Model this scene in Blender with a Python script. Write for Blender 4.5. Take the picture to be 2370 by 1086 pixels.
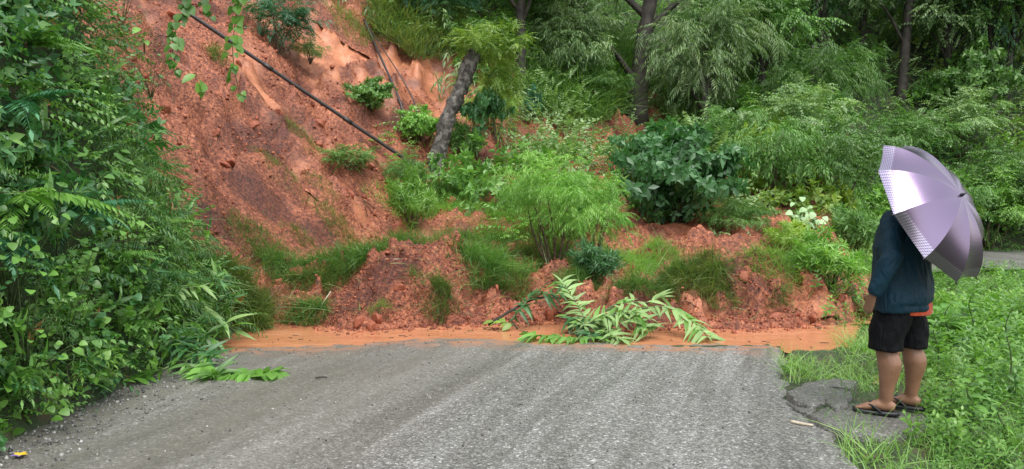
import bpy, math, random
import numpy as np
from mathutils import Vector, Matrix

for o in list(bpy.data.objects):
    bpy.data.objects.remove(o)
SC = bpy.context.scene
COL = SC.collection
R_ = math.radians
rng = np.random.default_rng(7)
random.seed(7)

# ------------------------------------------------------------------ camera, sky, sun, exposure
CAM_Z = 1.5
FPX = 1860.0                       # focal length in photograph pixels (2370 wide)
PITCH = math.atan((543 - 452) / FPX)
cam_d = bpy.data.cameras.new('camera')
cam_d.sensor_width = 36.0
cam_d.lens = 36.0 * FPX / 2370.0
cam_d.clip_start = 0.05
cam_d.clip_end = 500
cam = bpy.data.objects.new('camera', cam_d)
COL.objects.link(cam)
cam.location = (0, 0, CAM_Z)
cam.rotation_euler = (R_(90) - PITCH, 0, 0)
SC.camera = cam

SUN_EL, SUN_AZ = R_(66), R_(160)      # azimuth from +Y towards +X: high behind the camera, through cloud
world = bpy.data.worlds.new('World')
SC.world = world
world.use_nodes = True
wn, wl = world.node_tree.nodes, world.node_tree.links
wn.clear()
sky = wn.new('ShaderNodeTexSky')
sky.sky_type = 'NISHITA'
sky.sun_disc = False
sky.sun_elevation = SUN_EL
sky.sun_rotation = SUN_AZ
sky.air_density = 1.6
sky.dust_density = 1.5
hsv = wn.new('ShaderNodeHueSaturation')
hsv.inputs['Saturation'].default_value = 0.22     # cloud cover: grey light
bg = wn.new('ShaderNodeBackground')
bg.inputs['Strength'].default_value = 0.12
wo = wn.new('ShaderNodeOutputWorld')
wl.new(sky.outputs[0], hsv.inputs['Color'])
wl.new(hsv.outputs[0], bg.inputs['Color'])
wl.new(bg.outputs[0], wo.inputs['Surface'])
sun_d = bpy.data.lights.new('sun', 'SUN')
sun_d.energy = 1.5
sun_d.angle = R_(40)
sun_d.color = (1.0, 0.97, 0.92)
sun = bpy.data.objects.new('sun', sun_d)
COL.objects.link(sun)
sdir = Vector((math.sin(SUN_AZ) * math.cos(SUN_EL), math.cos(SUN_AZ) * math.cos(SUN_EL), math.sin(SUN_EL)))
sun.rotation_euler = sdir.to_track_quat('Z', 'Y').to_euler()
SC.view_settings.view_transform = 'Standard'
SC.view_settings.look = 'None'
SC.view_settings.gamma = 1.0
SC.view_settings.exposure = 1.25
SC.view_settings.use_curve_mapping = False
SC.cycles.max_bounces = 6
SC.cycles.diffuse_bounces = 2
SC.cycles.glossy_bounces = 2
SC.cycles.transmission_bounces = 3
SC.cycles.transparent_max_bounces = 4
SC.cycles.use_denoising = True
SC.cycles.sample_clamp_indirect = 6

# ------------------------------------------------------------------ numeric helpers
def sstep(a, b, x):
    t = np.clip((x - a) / (b - a), 0, 1)
    return t * t * (3 - 2 * t)

def _hash(ix, iy, seed):
    h = (ix.astype(np.int64) * 374761393 + iy.astype(np.int64) * 668265263 + seed * 144665) & 0xFFFFFFFF
    h = ((h ^ (h >> 13)) * 1274126177) & 0xFFFFFFFF
    h = ((h ^ (h >> 16)) * 2246822519) & 0xFFFFFFFF
    return ((h ^ (h >> 15)) & 0xFFFF) / 32767.5 - 1.0

def vnoise(x, y, seed=0):
    x = np.asarray(x, float); y = np.asarray(y, float)
    ix, iy = np.floor(x), np.floor(y)
    fx, fy = x - ix, y - iy
    ux, uy = fx * fx * (3 - 2 * fx), fy * fy * (3 - 2 * fy)
    a = _hash(ix, iy, seed); b = _hash(ix + 1, iy, seed)
    c = _hash(ix, iy + 1, seed); d = _hash(ix + 1, iy + 1, seed)
    return (a * (1 - ux) + b * ux) * (1 - uy) + (c * (1 - ux) + d * ux) * uy

def fbm(x, y, seed=0, octv=4, gain=0.5):
    s, a = 0, 1.0
    for k in range(octv):
        s = s + a * vnoise(x * 2 ** k + 17.3 * k, y * 2 ** k - 9.1 * k, seed + k)
        a *= gain
    return s

def worley(x, y, seed=0):
    x = np.asarray(x, float); y = np.asarray(y, float)
    ix, iy = np.floor(x), np.floor(y); best = np.full(x.shape, 9.0)
    for dx in (-1, 0, 1):
        for dy in (-1, 0, 1):
            cx = ix + dx + .5 + .45 * _hash(ix + dx, iy + dy, seed); cy = iy + dy + .5 + .45 * _hash(ix + dx, iy + dy, seed + 91)
            best = np.minimum(best, np.hypot(x - cx, y - cy))
    return best
def domes(x, y, seed=0):
    return np.sqrt(np.clip(1 - worley(x, y, seed) ** 2 * 1.25, 0, 1))

def nrm(v):
    return v / np.maximum(np.linalg.norm(v, axis=-1, keepdims=True), 1e-9)

# ------------------------------------------------------------------ mesh helpers
class MB:
    """collects vertices and polygons (tris and quads) as arrays"""
    def __init__(self):
        self.v, self.q, self.t, self.n = [], [], [], 0
    def add(self, v, q=None, t=None):
        v = np.asarray(v, float).reshape(-1, 3)
        if q is not None and len(q): self.q.append(np.asarray(q, int).reshape(-1, 4) + self.n)
        if t is not None and len(t): self.t.append(np.asarray(t, int).reshape(-1, 3) + self.n)
        self.v.append(v); self.n += len(v)
        return self
    def arrays(self):
        V = np.concatenate(self.v) if self.v else np.zeros((0, 3))
        Q = np.concatenate(self.q) if self.q else np.zeros((0, 4), int)
        T = np.concatenate(self.t) if self.t else np.zeros((0, 3), int)
        return V, Q, T
    def template(self):
        return self.arrays()
    def mesh(self, name, mat=None, smooth=False):
        V, Q, T = self.arrays()
        me = bpy.data.meshes.new(name)
        me.vertices.add(len(V)); me.vertices.foreach_set('co', V.astype(np.float32).ravel())
        loops = np.concatenate([Q.ravel(), T.ravel()]).astype(np.int32)
        tot = np.concatenate([np.full(len(Q), 4), np.full(len(T), 3)]).astype(np.int32)
        start = (np.cumsum(tot) - tot).astype(np.int32)
        me.loops.add(len(loops)); me.loops.foreach_set('vertex_index', loops)
        me.polygons.add(len(tot))
        me.polygons.foreach_set('loop_start', start)
        me.polygons.foreach_set('loop_total', tot)
        if smooth: me.polygons.foreach_set('use_smooth', np.ones(len(tot), bool))
        me.update(calc_edges=True)
        me.validate()
        if mat: me.materials.append(mat)
        return me

def link(name, me, parent=None, loc=(0, 0, 0), rot=(0, 0, 0), scale=(1, 1, 1)):
    o = bpy.data.objects.new(name, me)
    COL.objects.link(o)
    o.location = loc; o.rotation_euler = rot; o.scale = scale
    if parent: o.parent = parent
    return o

def tag(o, label=None, cat=None, group=None, kind=None):
    if label: o['label'] = label
    if cat: o['category'] = cat
    if group: o['group'] = group
    if kind: o['kind'] = kind
    return o

def thing(name, label, cat, loc=(0, 0, 0), rz=0.0, group=None, rot=None):
    o = bpy.data.objects.new(name, None)
    o.empty_display_size = 0.2
    COL.objects.link(o)
    o.location = loc
    o.rotation_euler = rot if rot is not None else (0, 0, rz)
    return tag(o, label, cat, group)

def frames(d, up):
    d = nrm(np.asarray(d, float)); up = np.asarray(up, float)
    x = np.cross(d, up)
    bad = np.linalg.norm(x, axis=-1) < 1e-4
    if bad.any(): x[bad] = np.cross(d[bad], np.array([1.0, 0.1, 0.2]))
    x = nrm(x)
    z = np.cross(x, d)
    return np.stack([x, d, z], axis=-1)

def scatter(mb, tmpl, P, F, S):
    """copies of a template at P (m,3), with frames F (m,3,3), scale S (m,) or (m,3)"""
    V, Q, T = tmpl
    m, n = len(P), len(V)
    if m == 0: return mb
    S = np.asarray(S, float)
    S = S[:, None, None] if S.ndim == 1 else S[:, None, :]
    W = np.einsum('mij,mnj->mni', F, V[None] * S) + P[:, None, :]
    off = (np.arange(m) * n)[:, None, None]
    mb.add(W.reshape(-1, 3), (Q[None] + off).reshape(-1, 4) if len(Q) else None, (T[None] + off).reshape(-1, 3) if len(T) else None)
    return mb

def tube(mb, pts, rad, n=6, cap=True, squash=None):
    pts = np.asarray(pts, float); k = len(pts)
    rad = np.broadcast_to(np.asarray(rad, float), (k,))
    tan = np.gradient(pts, axis=0); tan = nrm(tan)
    ref = np.array([0.0, 0.0, 1.0]) if abs(tan[:, 2]).mean() < 0.8 else np.array([0.0, 1.0, 0.0])
    x = nrm(np.cross(tan, ref)); y = np.cross(x, tan)
    a = np.linspace(0, 2 * math.pi, n, endpoint=False)
    ring = x[:, None, :] * np.cos(a)[None, :, None] + y[:, None, :] * np.sin(a)[None, :, None]
    V = pts[:, None, :] + ring * rad[:, None, None]
    i = np.arange(k - 1)[:, None] * n; j = np.arange(n)[None, :]; j2 = (j + 1) % n
    Q = np.stack([i + j, i + j2, i + n + j2, i + n + j], -1).reshape(-1, 4)
    V = V.reshape(-1, 3)
    T = []
    if cap:
        c0, c1 = len(V), len(V) + 1
        V = np.vstack([V, pts[:1], pts[-1:]])
        for q in range(n):
            T.append((c0, (q + 1) % n, q)); T.append((c1, (k - 1) * n + q, (k - 1) * n + (q + 1) % n))
    mb.add(V, Q, np.array(T) if T else None)
    return mb

def curve_pts(ctrl, n):
    """smooth path through control points (Catmull-Rom)"""
    c = np.asarray(ctrl, float)
    c = np.vstack([2 * c[0] - c[1], c, 2 * c[-1] - c[-2]])
    m = len(c) - 3
    out = []
    for u in np.linspace(0, m - 1e-6, n):
        i = int(u); t = u - i
        p0, p1, p2, p3 = c[i:i + 4]
        out.append(0.5 * ((2 * p1) + (-p0 + p2) * t + (2 * p0 - 5 * p1 + 4 * p2 - p3) * t * t + (-p0 + 3 * p1 - 3 * p2 + p3) * t ** 3))
    return np.array(out)

# ------------------------------------------------------------------ pixels of the photograph to rays
def ray(px, py):
    u = (px - 1185) / FPX; v = -(py - 543) / FPX
    cp, sp = math.cos(PITCH), math.sin(PITCH)
    # camera forward is +Y pitched down
    d = np.array([u, cp + v * sp, -sp + v * cp])
    return d / d[1]              # one metre of depth (y) per unit
def at(px, py, y):
    return np.array([0, 0, CAM_Z]) + ray(px, py) * y

# ------------------------------------------------------------------ materials
def mat(name):
    m = bpy.data.materials.new(name)
    m.use_nodes = True
    nt = m.node_tree
    b = nt.nodes['Principled BSDF']
    return m, nt.nodes, nt.links, b

def ramp(nodes, stops):
    r = nodes.new('ShaderNodeValToRGB')
    el = r.color_ramp.elements
    while len(el) < len(stops): el.new(0.5)
    for e, (p, c) in zip(el, stops):
        e.position = p; e.color = (*c, 1)
    return r

def leaf_mat(name, cols, rough=0.38, trans=0.30, clump=1.2, spec=0.5, gain=1.75):
    cols = [tuple(min(.8, q * (gain if max(c) < .45 else 1)) for q in c) for c in cols]
    m, N, L, b = mat(name)
    geo = N.new('ShaderNodeNewGeometry')
    obj = N.new('ShaderNodeObjectInfo')
    r = ramp(N, [(i / (len(cols) - 1), c) for i, c in enumerate(cols)])
    noise = N.new('ShaderNodeTexNoise'); noise.inputs['Scale'].default_value = clump
    L.new(geo.outputs['Position'], noise.inputs['Vector'])
    mx = N.new('ShaderNodeMath'); mx.operation = 'MULTIPLY_ADD'
    L.new(geo.outputs['Random Per Island'], mx.inputs[0]); mx.inputs[1].default_value = 0.55
    sc = N.new('ShaderNodeMapRange'); sc.inputs[1].default_value = 0.3; sc.inputs[2].default_value = 0.7
    sc.inputs[3].default_value = 0.0; sc.inputs[4].default_value = 0.45
    L.new(noise.outputs[0], sc.inputs[0]); L.new(sc.outputs[0], mx.inputs[2])
    L.new(mx.outputs[0], r.inputs[0])
    hs = N.new('ShaderNodeHueSaturation')
    mr = N.new('ShaderNodeMapRange'); mr.inputs[3].default_value = 0.8; mr.inputs[4].default_value = 1.2
    L.new(obj.outputs['Random'], mr.inputs[0]); L.new(mr.outputs[0], hs.inputs['Value'])
    L.new(r.outputs[0], hs.inputs['Color'])
    L.new(hs.outputs[0], b.inputs['Base Color'])
    b.inputs['Roughness'].default_value = rough
    b.inputs['Specular IOR Level'].default_value = spec
    tr = N.new('ShaderNodeBsdfTranslucent')
    yel = N.new('ShaderNodeMix'); yel.data_type = 'RGBA'; yel.blend_type = 'MULTIPLY'; yel.inputs[0].default_value = 1
    L.new(hs.outputs[0], yel.inputs[6]); yel.inputs[7].default_value = (1.3, 1.5, 0.6, 1)
    L.new(yel.outputs[2], tr.inputs[0])
    ms = N.new('ShaderNodeMixShader'); ms.inputs[0].default_value = trans
    L.new(b.outputs[0], ms.inputs[1]); L.new(tr.outputs[0], ms.inputs[2])
    L.new(ms.outputs[0], N['Material Output'].inputs[0])
    return m

M = {}
M['leaf_dark'] = leaf_mat('leaf_dark', [(.018, .055, .018), (.032, .095, .030), (.065, .15, .055)])
M['leaf_mid'] = leaf_mat('leaf_mid', [(.026, .070, .014), (.060, .135, .028), (.12, .21, .055)])
M['leaf_bright'] = leaf_mat('leaf_bright', [(.045, .12, .02), (.095, .20, .035), (.18, .30, .07)], trans=.35)
M['leaf_yellow'] = leaf_mat('leaf_yellow', [(.05, .11, .015), (.12, .20, .03), (.24, .30, .05)], trans=.35)
M['leaf_grey'] = leaf_mat('leaf_grey', [(.05, .10, .036), (.105, .17, .068), (.20, .27, .12)])
M['leaf_blue'] = leaf_mat('leaf_blue', [(.015, .055, .028), (.03, .10, .05), (.06, .16, .08)])
M['leaf_pale'] = leaf_mat('leaf_pale', [(.16, .28, .08), (.27, .41, .15), (.42, .54, .26)], rough=.5, trans=.2, gain=1)
M['leaf_white'] = leaf_mat('leaf_white', [(.20, .34, .15), (.36, .50, .28), (.52, .62, .44)], rough=.5, trans=.25)
M['leaf_red'] = leaf_mat('leaf_red', [(.10, .05, .02), (.20, .07, .03), (.12, .14, .03)])
M['grass'] = leaf_mat('grass', [(.03, .075, .018), (.07, .14, .036), (.15, .23, .075)], rough=.45, trans=.3, clump=2.5)
M['grass_muddy'] = leaf_mat('grass_muddy', [(.04, .07, .018), (.08, .13, .035), (.19, .18, .07)], rough=.45, trans=.3, clump=3)
M['grass_light'] = leaf_mat('grass_light', [(.055, .12, .025), (.11, .20, .05), (.21, .30, .10)], rough=.45, trans=.35, clump=2)

def bark(name, c1, c2, scale=6.0, blotch=None):
    m, N, L, b = mat(name)
    tc = N.new('ShaderNodeTexCoord')
    n1 = N.new('ShaderNodeTexNoise'); n1.inputs['Scale'].default_value = scale; n1.inputs['Detail'].default_value = 8
    L.new(tc.outputs['Object'], n1.inputs['Vector'])
    r = ramp(N, [(.35, c1), (.68, c2)])
    L.new(n1.outputs[0], r.inputs[0])
    out = r.outputs[0]
    if blotch:
        n2 = N.new('ShaderNodeTexNoise'); n2.inputs['Scale'].default_value = scale * .7; n2.inputs['Detail'].default_value = 4
        L.new(tc.outputs['Object'], n2.inputs['Vector'])
        r2 = ramp(N, [(.50, (0, 0, 0)), (.58, (1, 1, 1))])
        L.new(n2.outputs[0], r2.inputs[0])
        mx = N.new('ShaderNodeMix'); mx.data_type = 'RGBA'
        L.new(r2.outputs[0], mx.inputs[0]); L.new(out, mx.inputs[6]); mx.inputs[7].default_value = (*blotch, 1)
        out = mx.outputs[2]
    L.new(out, b.inputs['Base Color'])
    b.inputs['Roughness'].default_value = .75
    bp = N.new('ShaderNodeBump'); bp.inputs['Strength'].default_value = .7; bp.inputs['Distance'].default_value = .02
    L.new(n1.outputs[0], bp.inputs['Height']); L.new(bp.outputs[0], b.inputs['Normal'])
    return m
M['bark_dark'] = bark('bark_dark', (.018, .014, .011), (.06, .05, .04))
M['bark_grey'] = bark('bark_grey', (.022, .018, .016), (.095, .083, .073), 13, (.155, .142, .125))
M['stem_green'] = bark('stem_green', (.04, .07, .02), (.10, .14, .05), 20)
M['stem_brown'] = bark('stem_brown', (.05, .035, .02), (.14, .10, .06), 14)
M['stick'] = bark('stick', (.30, .24, .17), (.55, .48, .38), 12)

def plain(name, col, rough=.5, metal=0.0, spec=.5, bump=0.0, bscale=80, var=0.0):
    m, N, L, b = mat(name)
    b.inputs['Base Color'].default_value = (*col, 1)
    b.inputs['Roughness'].default_value = rough
    b.inputs['Metallic'].default_value = metal
    b.inputs['Specular IOR Level'].default_value = spec
    if bump or var:
        tc = N.new('ShaderNodeTexCoord')
        n = N.new('ShaderNodeTexNoise'); n.inputs['Scale'].default_value = bscale; n.inputs['Detail'].default_value = 5
        L.new(tc.outputs['Object'], n.inputs['Vector'])
        if bump:
            bp = N.new('ShaderNodeBump'); bp.inputs['Strength'].default_value = bump; bp.inputs['Distance'].default_value = .01
            L.new(n.outputs[0], bp.inputs['Height']); L.new(bp.outputs[0], b.inputs['Normal'])
        if var:
            r = ramp(N, [(.3, tuple(c * (1 - var) for c in col)), (.7, tuple(min(1, c * (1 + var)) for c in col))])
            L.new(n.outputs[0], r.inputs[0]); L.new(r.outputs[0], b.inputs['Base Color'])
    return m

def soil_material():
    m, N, L, b = mat('red_soil')
    geo = N.new('ShaderNodeNewGeometry')
    at_ = N.new('ShaderNodeAttribute'); at_.attribute_name = 'slick'
    n1 = N.new('ShaderNodeTexNoise'); n1.inputs['Scale'].default_value = 20; n1.inputs['Detail'].default_value = 8; n1.inputs['Roughness'].default_value = .75
    L.new(geo.outputs['Position'], n1.inputs['Vector'])
    r = ramp(N, [(.37, (.042, .013, .008)), (.47, (.18, .053, .026)), (.56, (.32, .104, .050)), (.67, (.56, .235, .122))])
    L.new(n1.outputs[0], r.inputs[0])
    n2 = N.new('ShaderNodeTexNoise'); n2.inputs['Scale'].default_value = 5; n2.inputs['Detail'].default_value = 5
    L.new(geo.outputs['Position'], n2.inputs['Vector'])
    r2 = ramp(N, [(.3, (.34, .122, .060)), (.7, (.50, .21, .110))])
    L.new(n2.outputs[0], r2.inputs[0])
    mx = N.new('ShaderNodeMix'); mx.data_type = 'RGBA'
    L.new(at_.outputs['Fac'], mx.inputs[0]); L.new(r.outputs[0], mx.inputs[6]); L.new(r2.outputs[0], mx.inputs[7])
    n3 = N.new('ShaderNodeTexNoise'); n3.inputs['Scale'].default_value = 1.1; n3.inputs['Detail'].default_value = 4
    L.new(geo.outputs['Position'], n3.inputs['Vector'])
    r3 = ramp(N, [(.36, (.42, .36, .38)), (.48, (.90, .87, .87)), (.62, (1.22, 1.25, 1.27))])
    L.new(n3.outputs[0], r3.inputs[0])
    mu = N.new('ShaderNodeMix'); mu.data_type = 'RGBA'; mu.blend_type = 'MULTIPLY'; mu.inputs[0].default_value = 1
    L.new(mx.outputs[2], mu.inputs[6]); L.new(r3.outputs[0], mu.inputs[7])
    L.new(mu.outputs[2], b.inputs['Base Color'])
    b.inputs['Roughness'].default_value = .5
    b.inputs['Specular IOR Level'].default_value = .42
    n4 = N.new('ShaderNodeTexNoise'); n4.inputs['Scale'].default_value = 38; n4.inputs['Detail'].default_value = 6; n4.inputs['Roughness'].default_value = .65
    L.new(geo.outputs['Position'], n4.inputs['Vector'])
    bp = N.new('ShaderNodeBump'); bp.inputs['Strength'].default_value = 1.0; bp.inputs['Distance'].default_value = .03
    inv = N.new('ShaderNodeMath'); inv.operation = 'MULTIPLY_ADD'; inv.inputs[1].default_value = -.75; inv.inputs[2].default_value = .9
    L.new(at_.outputs['Fac'], inv.inputs[0]); L.new(inv.outputs[0], bp.inputs['Strength'])
    L.new(n4.outputs[0], bp.inputs['Height']); L.new(bp.outputs[0], b.inputs['Normal'])
    return m
M['soil'] = soil_material()

def clod_material():
    m, N, L, b = mat('clod_soil')
    geo = N.new('ShaderNodeNewGeometry')
    r = ramp(N, [(0, (.04, .012, .008)), (.4, (.17, .045, .024)), (.75, (.33, .100, .051)), (1, (.55, .215, .115))])
    n1 = N.new('ShaderNodeTexNoise'); n1.inputs['Scale'].default_value = 30; n1.inputs['Detail'].default_value = 5
    L.new(geo.outputs['Position'], n1.inputs['Vector'])
    ad = N.new('ShaderNodeMath'); ad.operation = 'MULTIPLY_ADD'; ad.inputs[1].default_value = .6
    L.new(geo.outputs['Random Per Island'], ad.inputs[0])
    s = N.new('ShaderNodeMath'); s.operation = 'MULTIPLY'; s.inputs[1].default_value = .5
    L.new(n1.outputs[0], s.inputs[0]); L.new(s.outputs[0], ad.inputs[2])
    L.new(ad.outputs[0], r.inputs[0]); L.new(r.outputs[0], b.inputs['Base Color'])
    b.inputs['Roughness'].default_value = .6
    b.inputs['Specular IOR Level'].default_value = .35
    bp = N.new('ShaderNodeBump'); bp.inputs['Strength'].default_value = .8; bp.inputs['Distance'].default_value = .01
    L.new(n1.outputs[0], bp.inputs['Height']); L.new(bp.outputs[0], b.inputs['Normal'])
    return m
M['clod'] = clod_material()

def litter_material():
    m, N, L, b = mat('leaf_litter')
    geo = N.new('ShaderNodeNewGeometry')
    n1 = N.new('ShaderNodeTexNoise'); n1.inputs['Scale'].default_value = 7; n1.inputs['Detail'].default_value = 8
    L.new(geo.outputs['Position'], n1.inputs['Vector'])
    r = ramp(N, [(.3, (.012, .022, .008)), (.5, (.03, .05, .016)), (.66, (.06, .05, .025)), (.8, (.16, .07, .035))])
    L.new(n1.outputs[0], r.inputs[0]); L.new(r.outputs[0], b.inputs['Base Color'])
    b.inputs['Roughness'].default_value = .8
    bp = N.new('ShaderNodeBump'); bp.inputs['Strength'].default_value = 1; bp.inputs['Distance'].default_value = .05
    L.new(n1.outputs[0], bp.inputs['Height']); L.new(bp.outputs[0], b.inputs['Normal'])
    return m
M['litter'] = litter_material()

def road_material():
    m, N, L, b = mat('worn_asphalt')
    geo = N.new('ShaderNodeNewGeometry')
    wear = N.new('ShaderNodeAttribute'); wear.attribute_name = 'wear'
    mud = N.new('ShaderNodeAttribute'); mud.attribute_name = 'mud'
    vo = N.new('ShaderNodeTexVoronoi'); vo.inputs['Scale'].default_value = 62; vo.inputs['Randomness'].default_value = 1
    L.new(geo.outputs['Position'], vo.inputs['Vector'])
    sep = N.new('ShaderNodeSeparateColor'); L.new(vo.outputs['Color'], sep.inputs[0])
    stone = ramp(N, [(0, (.11, .109, .104)), (.45, (.175, .173, .164)), (.8, (.225, .222, .21)), (.96, (.30, .298, .285)), (1, (.44, .44, .43))])
    L.new(sep.outputs[0], stone.inputs[0])
    gap = ramp(N, [(.25, (1, 1, 1)), (.62, (.62, .62, .62))])
    L.new(vo.outputs['Distance'], gap.inputs[0])
    mu = N.new('ShaderNodeMix'); mu.data_type = 'RGBA'; mu.blend_type = 'MULTIPLY'; mu.inputs[0].default_value = 1
    L.new(stone.outputs[0], mu.inputs[6]); L.new(gap.outputs[0], mu.inputs[7])
    n2 = N.new('ShaderNodeTexNoise'); n2.inputs['Scale'].default_value = 2.4; n2.inputs['Detail'].default_value = 7; n2.inputs['Roughness'].default_value = .65
    tu = N.new('ShaderNodeAttribute'); tu.attribute_name = 'track'
    mp = N.new('ShaderNodeMapping'); mp.inputs['Scale'].default_value = (1.9, .16, 1)
    L.new(tu.outputs['Vector'], mp.inputs[0]); L.new(mp.outputs[0], n2.inputs['Vector'])
    ad = N.new('ShaderNodeMath'); ad.operation = 'ADD'
    L.new(n2.outputs[0], ad.inputs[0]); L.new(wear.outputs['Fac'], ad.inputs[1])
    tone = ramp(N, [(.28, (.70, .70, .685)), (.5, (.98, .975, .955)), (.72, (1.38, 1.39, 1.39))])
    L.new(ad.outputs[0], tone.inputs[0])
    m2 = N.new('ShaderNodeMix'); m2.data_type = 'RGBA'; m2.blend_type = 'MULTIPLY'; m2.inputs[0].default_value = 1
    L.new(mu.outputs[2], m2.inputs[6]); L.new(tone.outputs[0], m2.inputs[7])
    # olive silt on the left of the road
    n3 = N.new('ShaderNodeTexNoise'); n3.inputs['Scale'].default_value = 1.7; n3.inputs['Detail'].default_value = 6
    L.new(mp.outputs[0], n3.inputs['Vector'])
    mm = N.new('ShaderNodeMath'); mm.operation = 'MULTIPLY'
    L.new(n3.outputs[0], mm.inputs[0]); L.new(mud.outputs['Fac'], mm.inputs[1])
    m3 = N.new('ShaderNodeMix'); m3.data_type = 'RGBA'
    L.new(mm.outputs[0], m3.inputs[0]); L.new(m2.outputs[2], m3.inputs[6]); m3.inputs[7].default_value = (.15, .14, .115, 1)
    silt = N.new('ShaderNodeAttribute'); silt.attribute_name = 'silt'
    n5 = N.new('ShaderNodeTexNoise'); n5.inputs['Scale'].default_value = 5; n5.inputs['Detail'].default_value = 6
    L.new(geo.outputs['Position'], n5.inputs['Vector'])
    sm = N.new('ShaderNodeMath'); sm.operation = 'MULTIPLY'; L.new(silt.outputs['Fac'], sm.inputs[0])
    sr = ramp(N, [(.40, (0, 0, 0)), (.58, (1, 1, 1))]); L.new(n5.outputs[0], sr.inputs[0]); L.new(sr.outputs[0], sm.inputs[1])
    m4 = N.new('ShaderNodeMix'); m4.data_type = 'RGBA'
    L.new(sm.outputs[0], m4.inputs[0]); L.new(m3.outputs[2], m4.inputs[6]); m4.inputs[7].default_value = (.36, .165, .09, 1)
    L.new(m4.outputs[2], b.inputs['Base Color'])
    rr = N.new('ShaderNodeMapRange'); rr.inputs[1].default_value = .3; rr.inputs[2].default_value = .8; rr.inputs[3].default_value = .34; rr.inputs[4].default_value = .60
    L.new(n2.outputs[0], rr.inputs[0]); L.new(rr.outputs[0], b.inputs['Roughness'])
    hb = N.new('ShaderNodeMath'); hb.operation = 'SUBTRACT'; hb.inputs[0].default_value = 1
    L.new(vo.outputs['Distance'], hb.inputs[1])
    bp = N.new('ShaderNodeBump'); bp.inputs['Strength'].default_value = .5; bp.inputs['Distance'].default_value = .010
    L.new(hb.outputs[0], bp.inputs['Height']); L.new(bp.outputs[0], b.inputs['Normal'])
    return m
M['road'] = road_material()

def water_material():
    m, N, L, b = mat('muddy_water')
    geo = N.new('ShaderNodeNewGeometry')
    mp = N.new('ShaderNodeMapping'); mp.inputs['Scale'].default_value = (1.0, 2.4, 1)
    L.new(geo.outputs['Position'], mp.inputs[0])
    n1 = N.new('ShaderNodeTexNoise'); n1.inputs['Scale'].default_value = 2.2; n1.inputs['Detail'].default_value = 7; n1.inputs['Distortion'].default_value = .6
    L.new(mp.outputs[0], n1.inputs['Vector'])
    r = ramp(N, [(.25, (.42, .165, .080)), (.52, (.48, .20, .10)), (.78, (.54, .25, .14))])
    L.new(n1.outputs[0], r.inputs[0]); L.new(r.outputs[0], b.inputs['Base Color'])
    b.inputs['Roughness'].default_value = .18
    b.inputs['Specular IOR Level'].default_value = .5
    n2 = N.new('ShaderNodeTexNoise'); n2.inputs['Scale'].default_value = 7; n2.inputs['Detail'].default_value = 5
    L.new(mp.outputs[0], n2.inputs['Vector'])
    bp = N.new('ShaderNodeBump'); bp.inputs['Strength'].default_value = .35; bp.inputs['Distance'].default_value = .02
    L.new(n2.outputs[0], bp.inputs['Height']); L.new(bp.outputs[0], b.inputs['Normal'])
    return m
M['water'] = water_material()

# ------------------------------------------------------------------ terrain functions
ACX, ACY, AR = 11.5, 7.0, 14.6        # the road bends right round this centre; the hill stands outside the bend
def hill_d(x, y):
    d = np.where(y > ACY, np.hypot(x - ACX, y - ACY) - AR, (ACX - AR) - x)
    return np.where((x > ACX) & (y > ACY), y - ACY - AR, d)

def hill(x, y):
    x = np.asarray(x, float); y = np.asarray(y, float)
    d = hill_d(x, y)
    near = sstep(9.3, 8.2, y + .35 * fbm(x * .9, y * .9, 31, 2))
    dp = np.maximum(d, 0)
    steep = np.minimum(2.4 * dp, 4.6 + (dp - 1.92) * .8)
    gentle = np.where(dp < 12, 1.03 * dp, 12.36 + (dp - 12) * .8)
    h = gentle * (1 - near) + steep * near
    h = h + sstep(.1, 1.5, d) * (.22 * fbm(x * .45, y * .45, 3, 3) + .07 * fbm(x * 2, y * 2, 5, 3))
    din = np.maximum(-d - 5.3, 0)
    low = -.05 - .045 * np.minimum(din, 14) + .03 * fbm(x * 1.2, y * 1.2, 9, 3)
    return np.where(d > 0, h - .05 * sstep(.3, 0, d), low)

def toe(x):
    return 9.20 + .13 * np.sin(x * 1.9 + .6) + .20 * vnoise(x * 1.7, 0 * x + 3.1, 12) + .13 * vnoise(x * 4.7, 0 * x, 14) + .06 * vnoise(x * 11, 0 * x, 15)

MOUNDS = []   # x, y, radius x, radius y, height
def mound(px, depth, rx, ry, h):
    MOUNDS.append(((px - 1185) / FPX * depth, depth, rx, ry, h))
mound(950, 10.35, .80, .60, .36)
mound(870, 10.0, .40, .40, .12)
mound(1040, 10.3, .30, .35, .12)
mound(1740, 10.35, .72, .55, .33)
mound(1890, 10.0, .55, .40, .12)
mound(1600, 10.05, .40, .40, .24)
mound(1470, 9.95, .35, .30, .14)
mound(640, 10.1, .60, .40, .10)
mound(560, 10.6, .45, .45, .12)
mound(1290, 10.7, .45, .40, .26)
mound(1550, 12.4, .55, .40, .10)
mound(1670, 12.4, .60, .45, .12)
mound(1130, 10.8, .50, .45, .22)
mound(780, 10.9, .65, .45, .20)
mound(620, 12.0, .60, .55, .30)
mound(500, 11.6, .50, .45, .18)
mound(1010, 9.6, .25, .18, .12)
mound(520, 9.55, .30, .2, .08)

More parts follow.
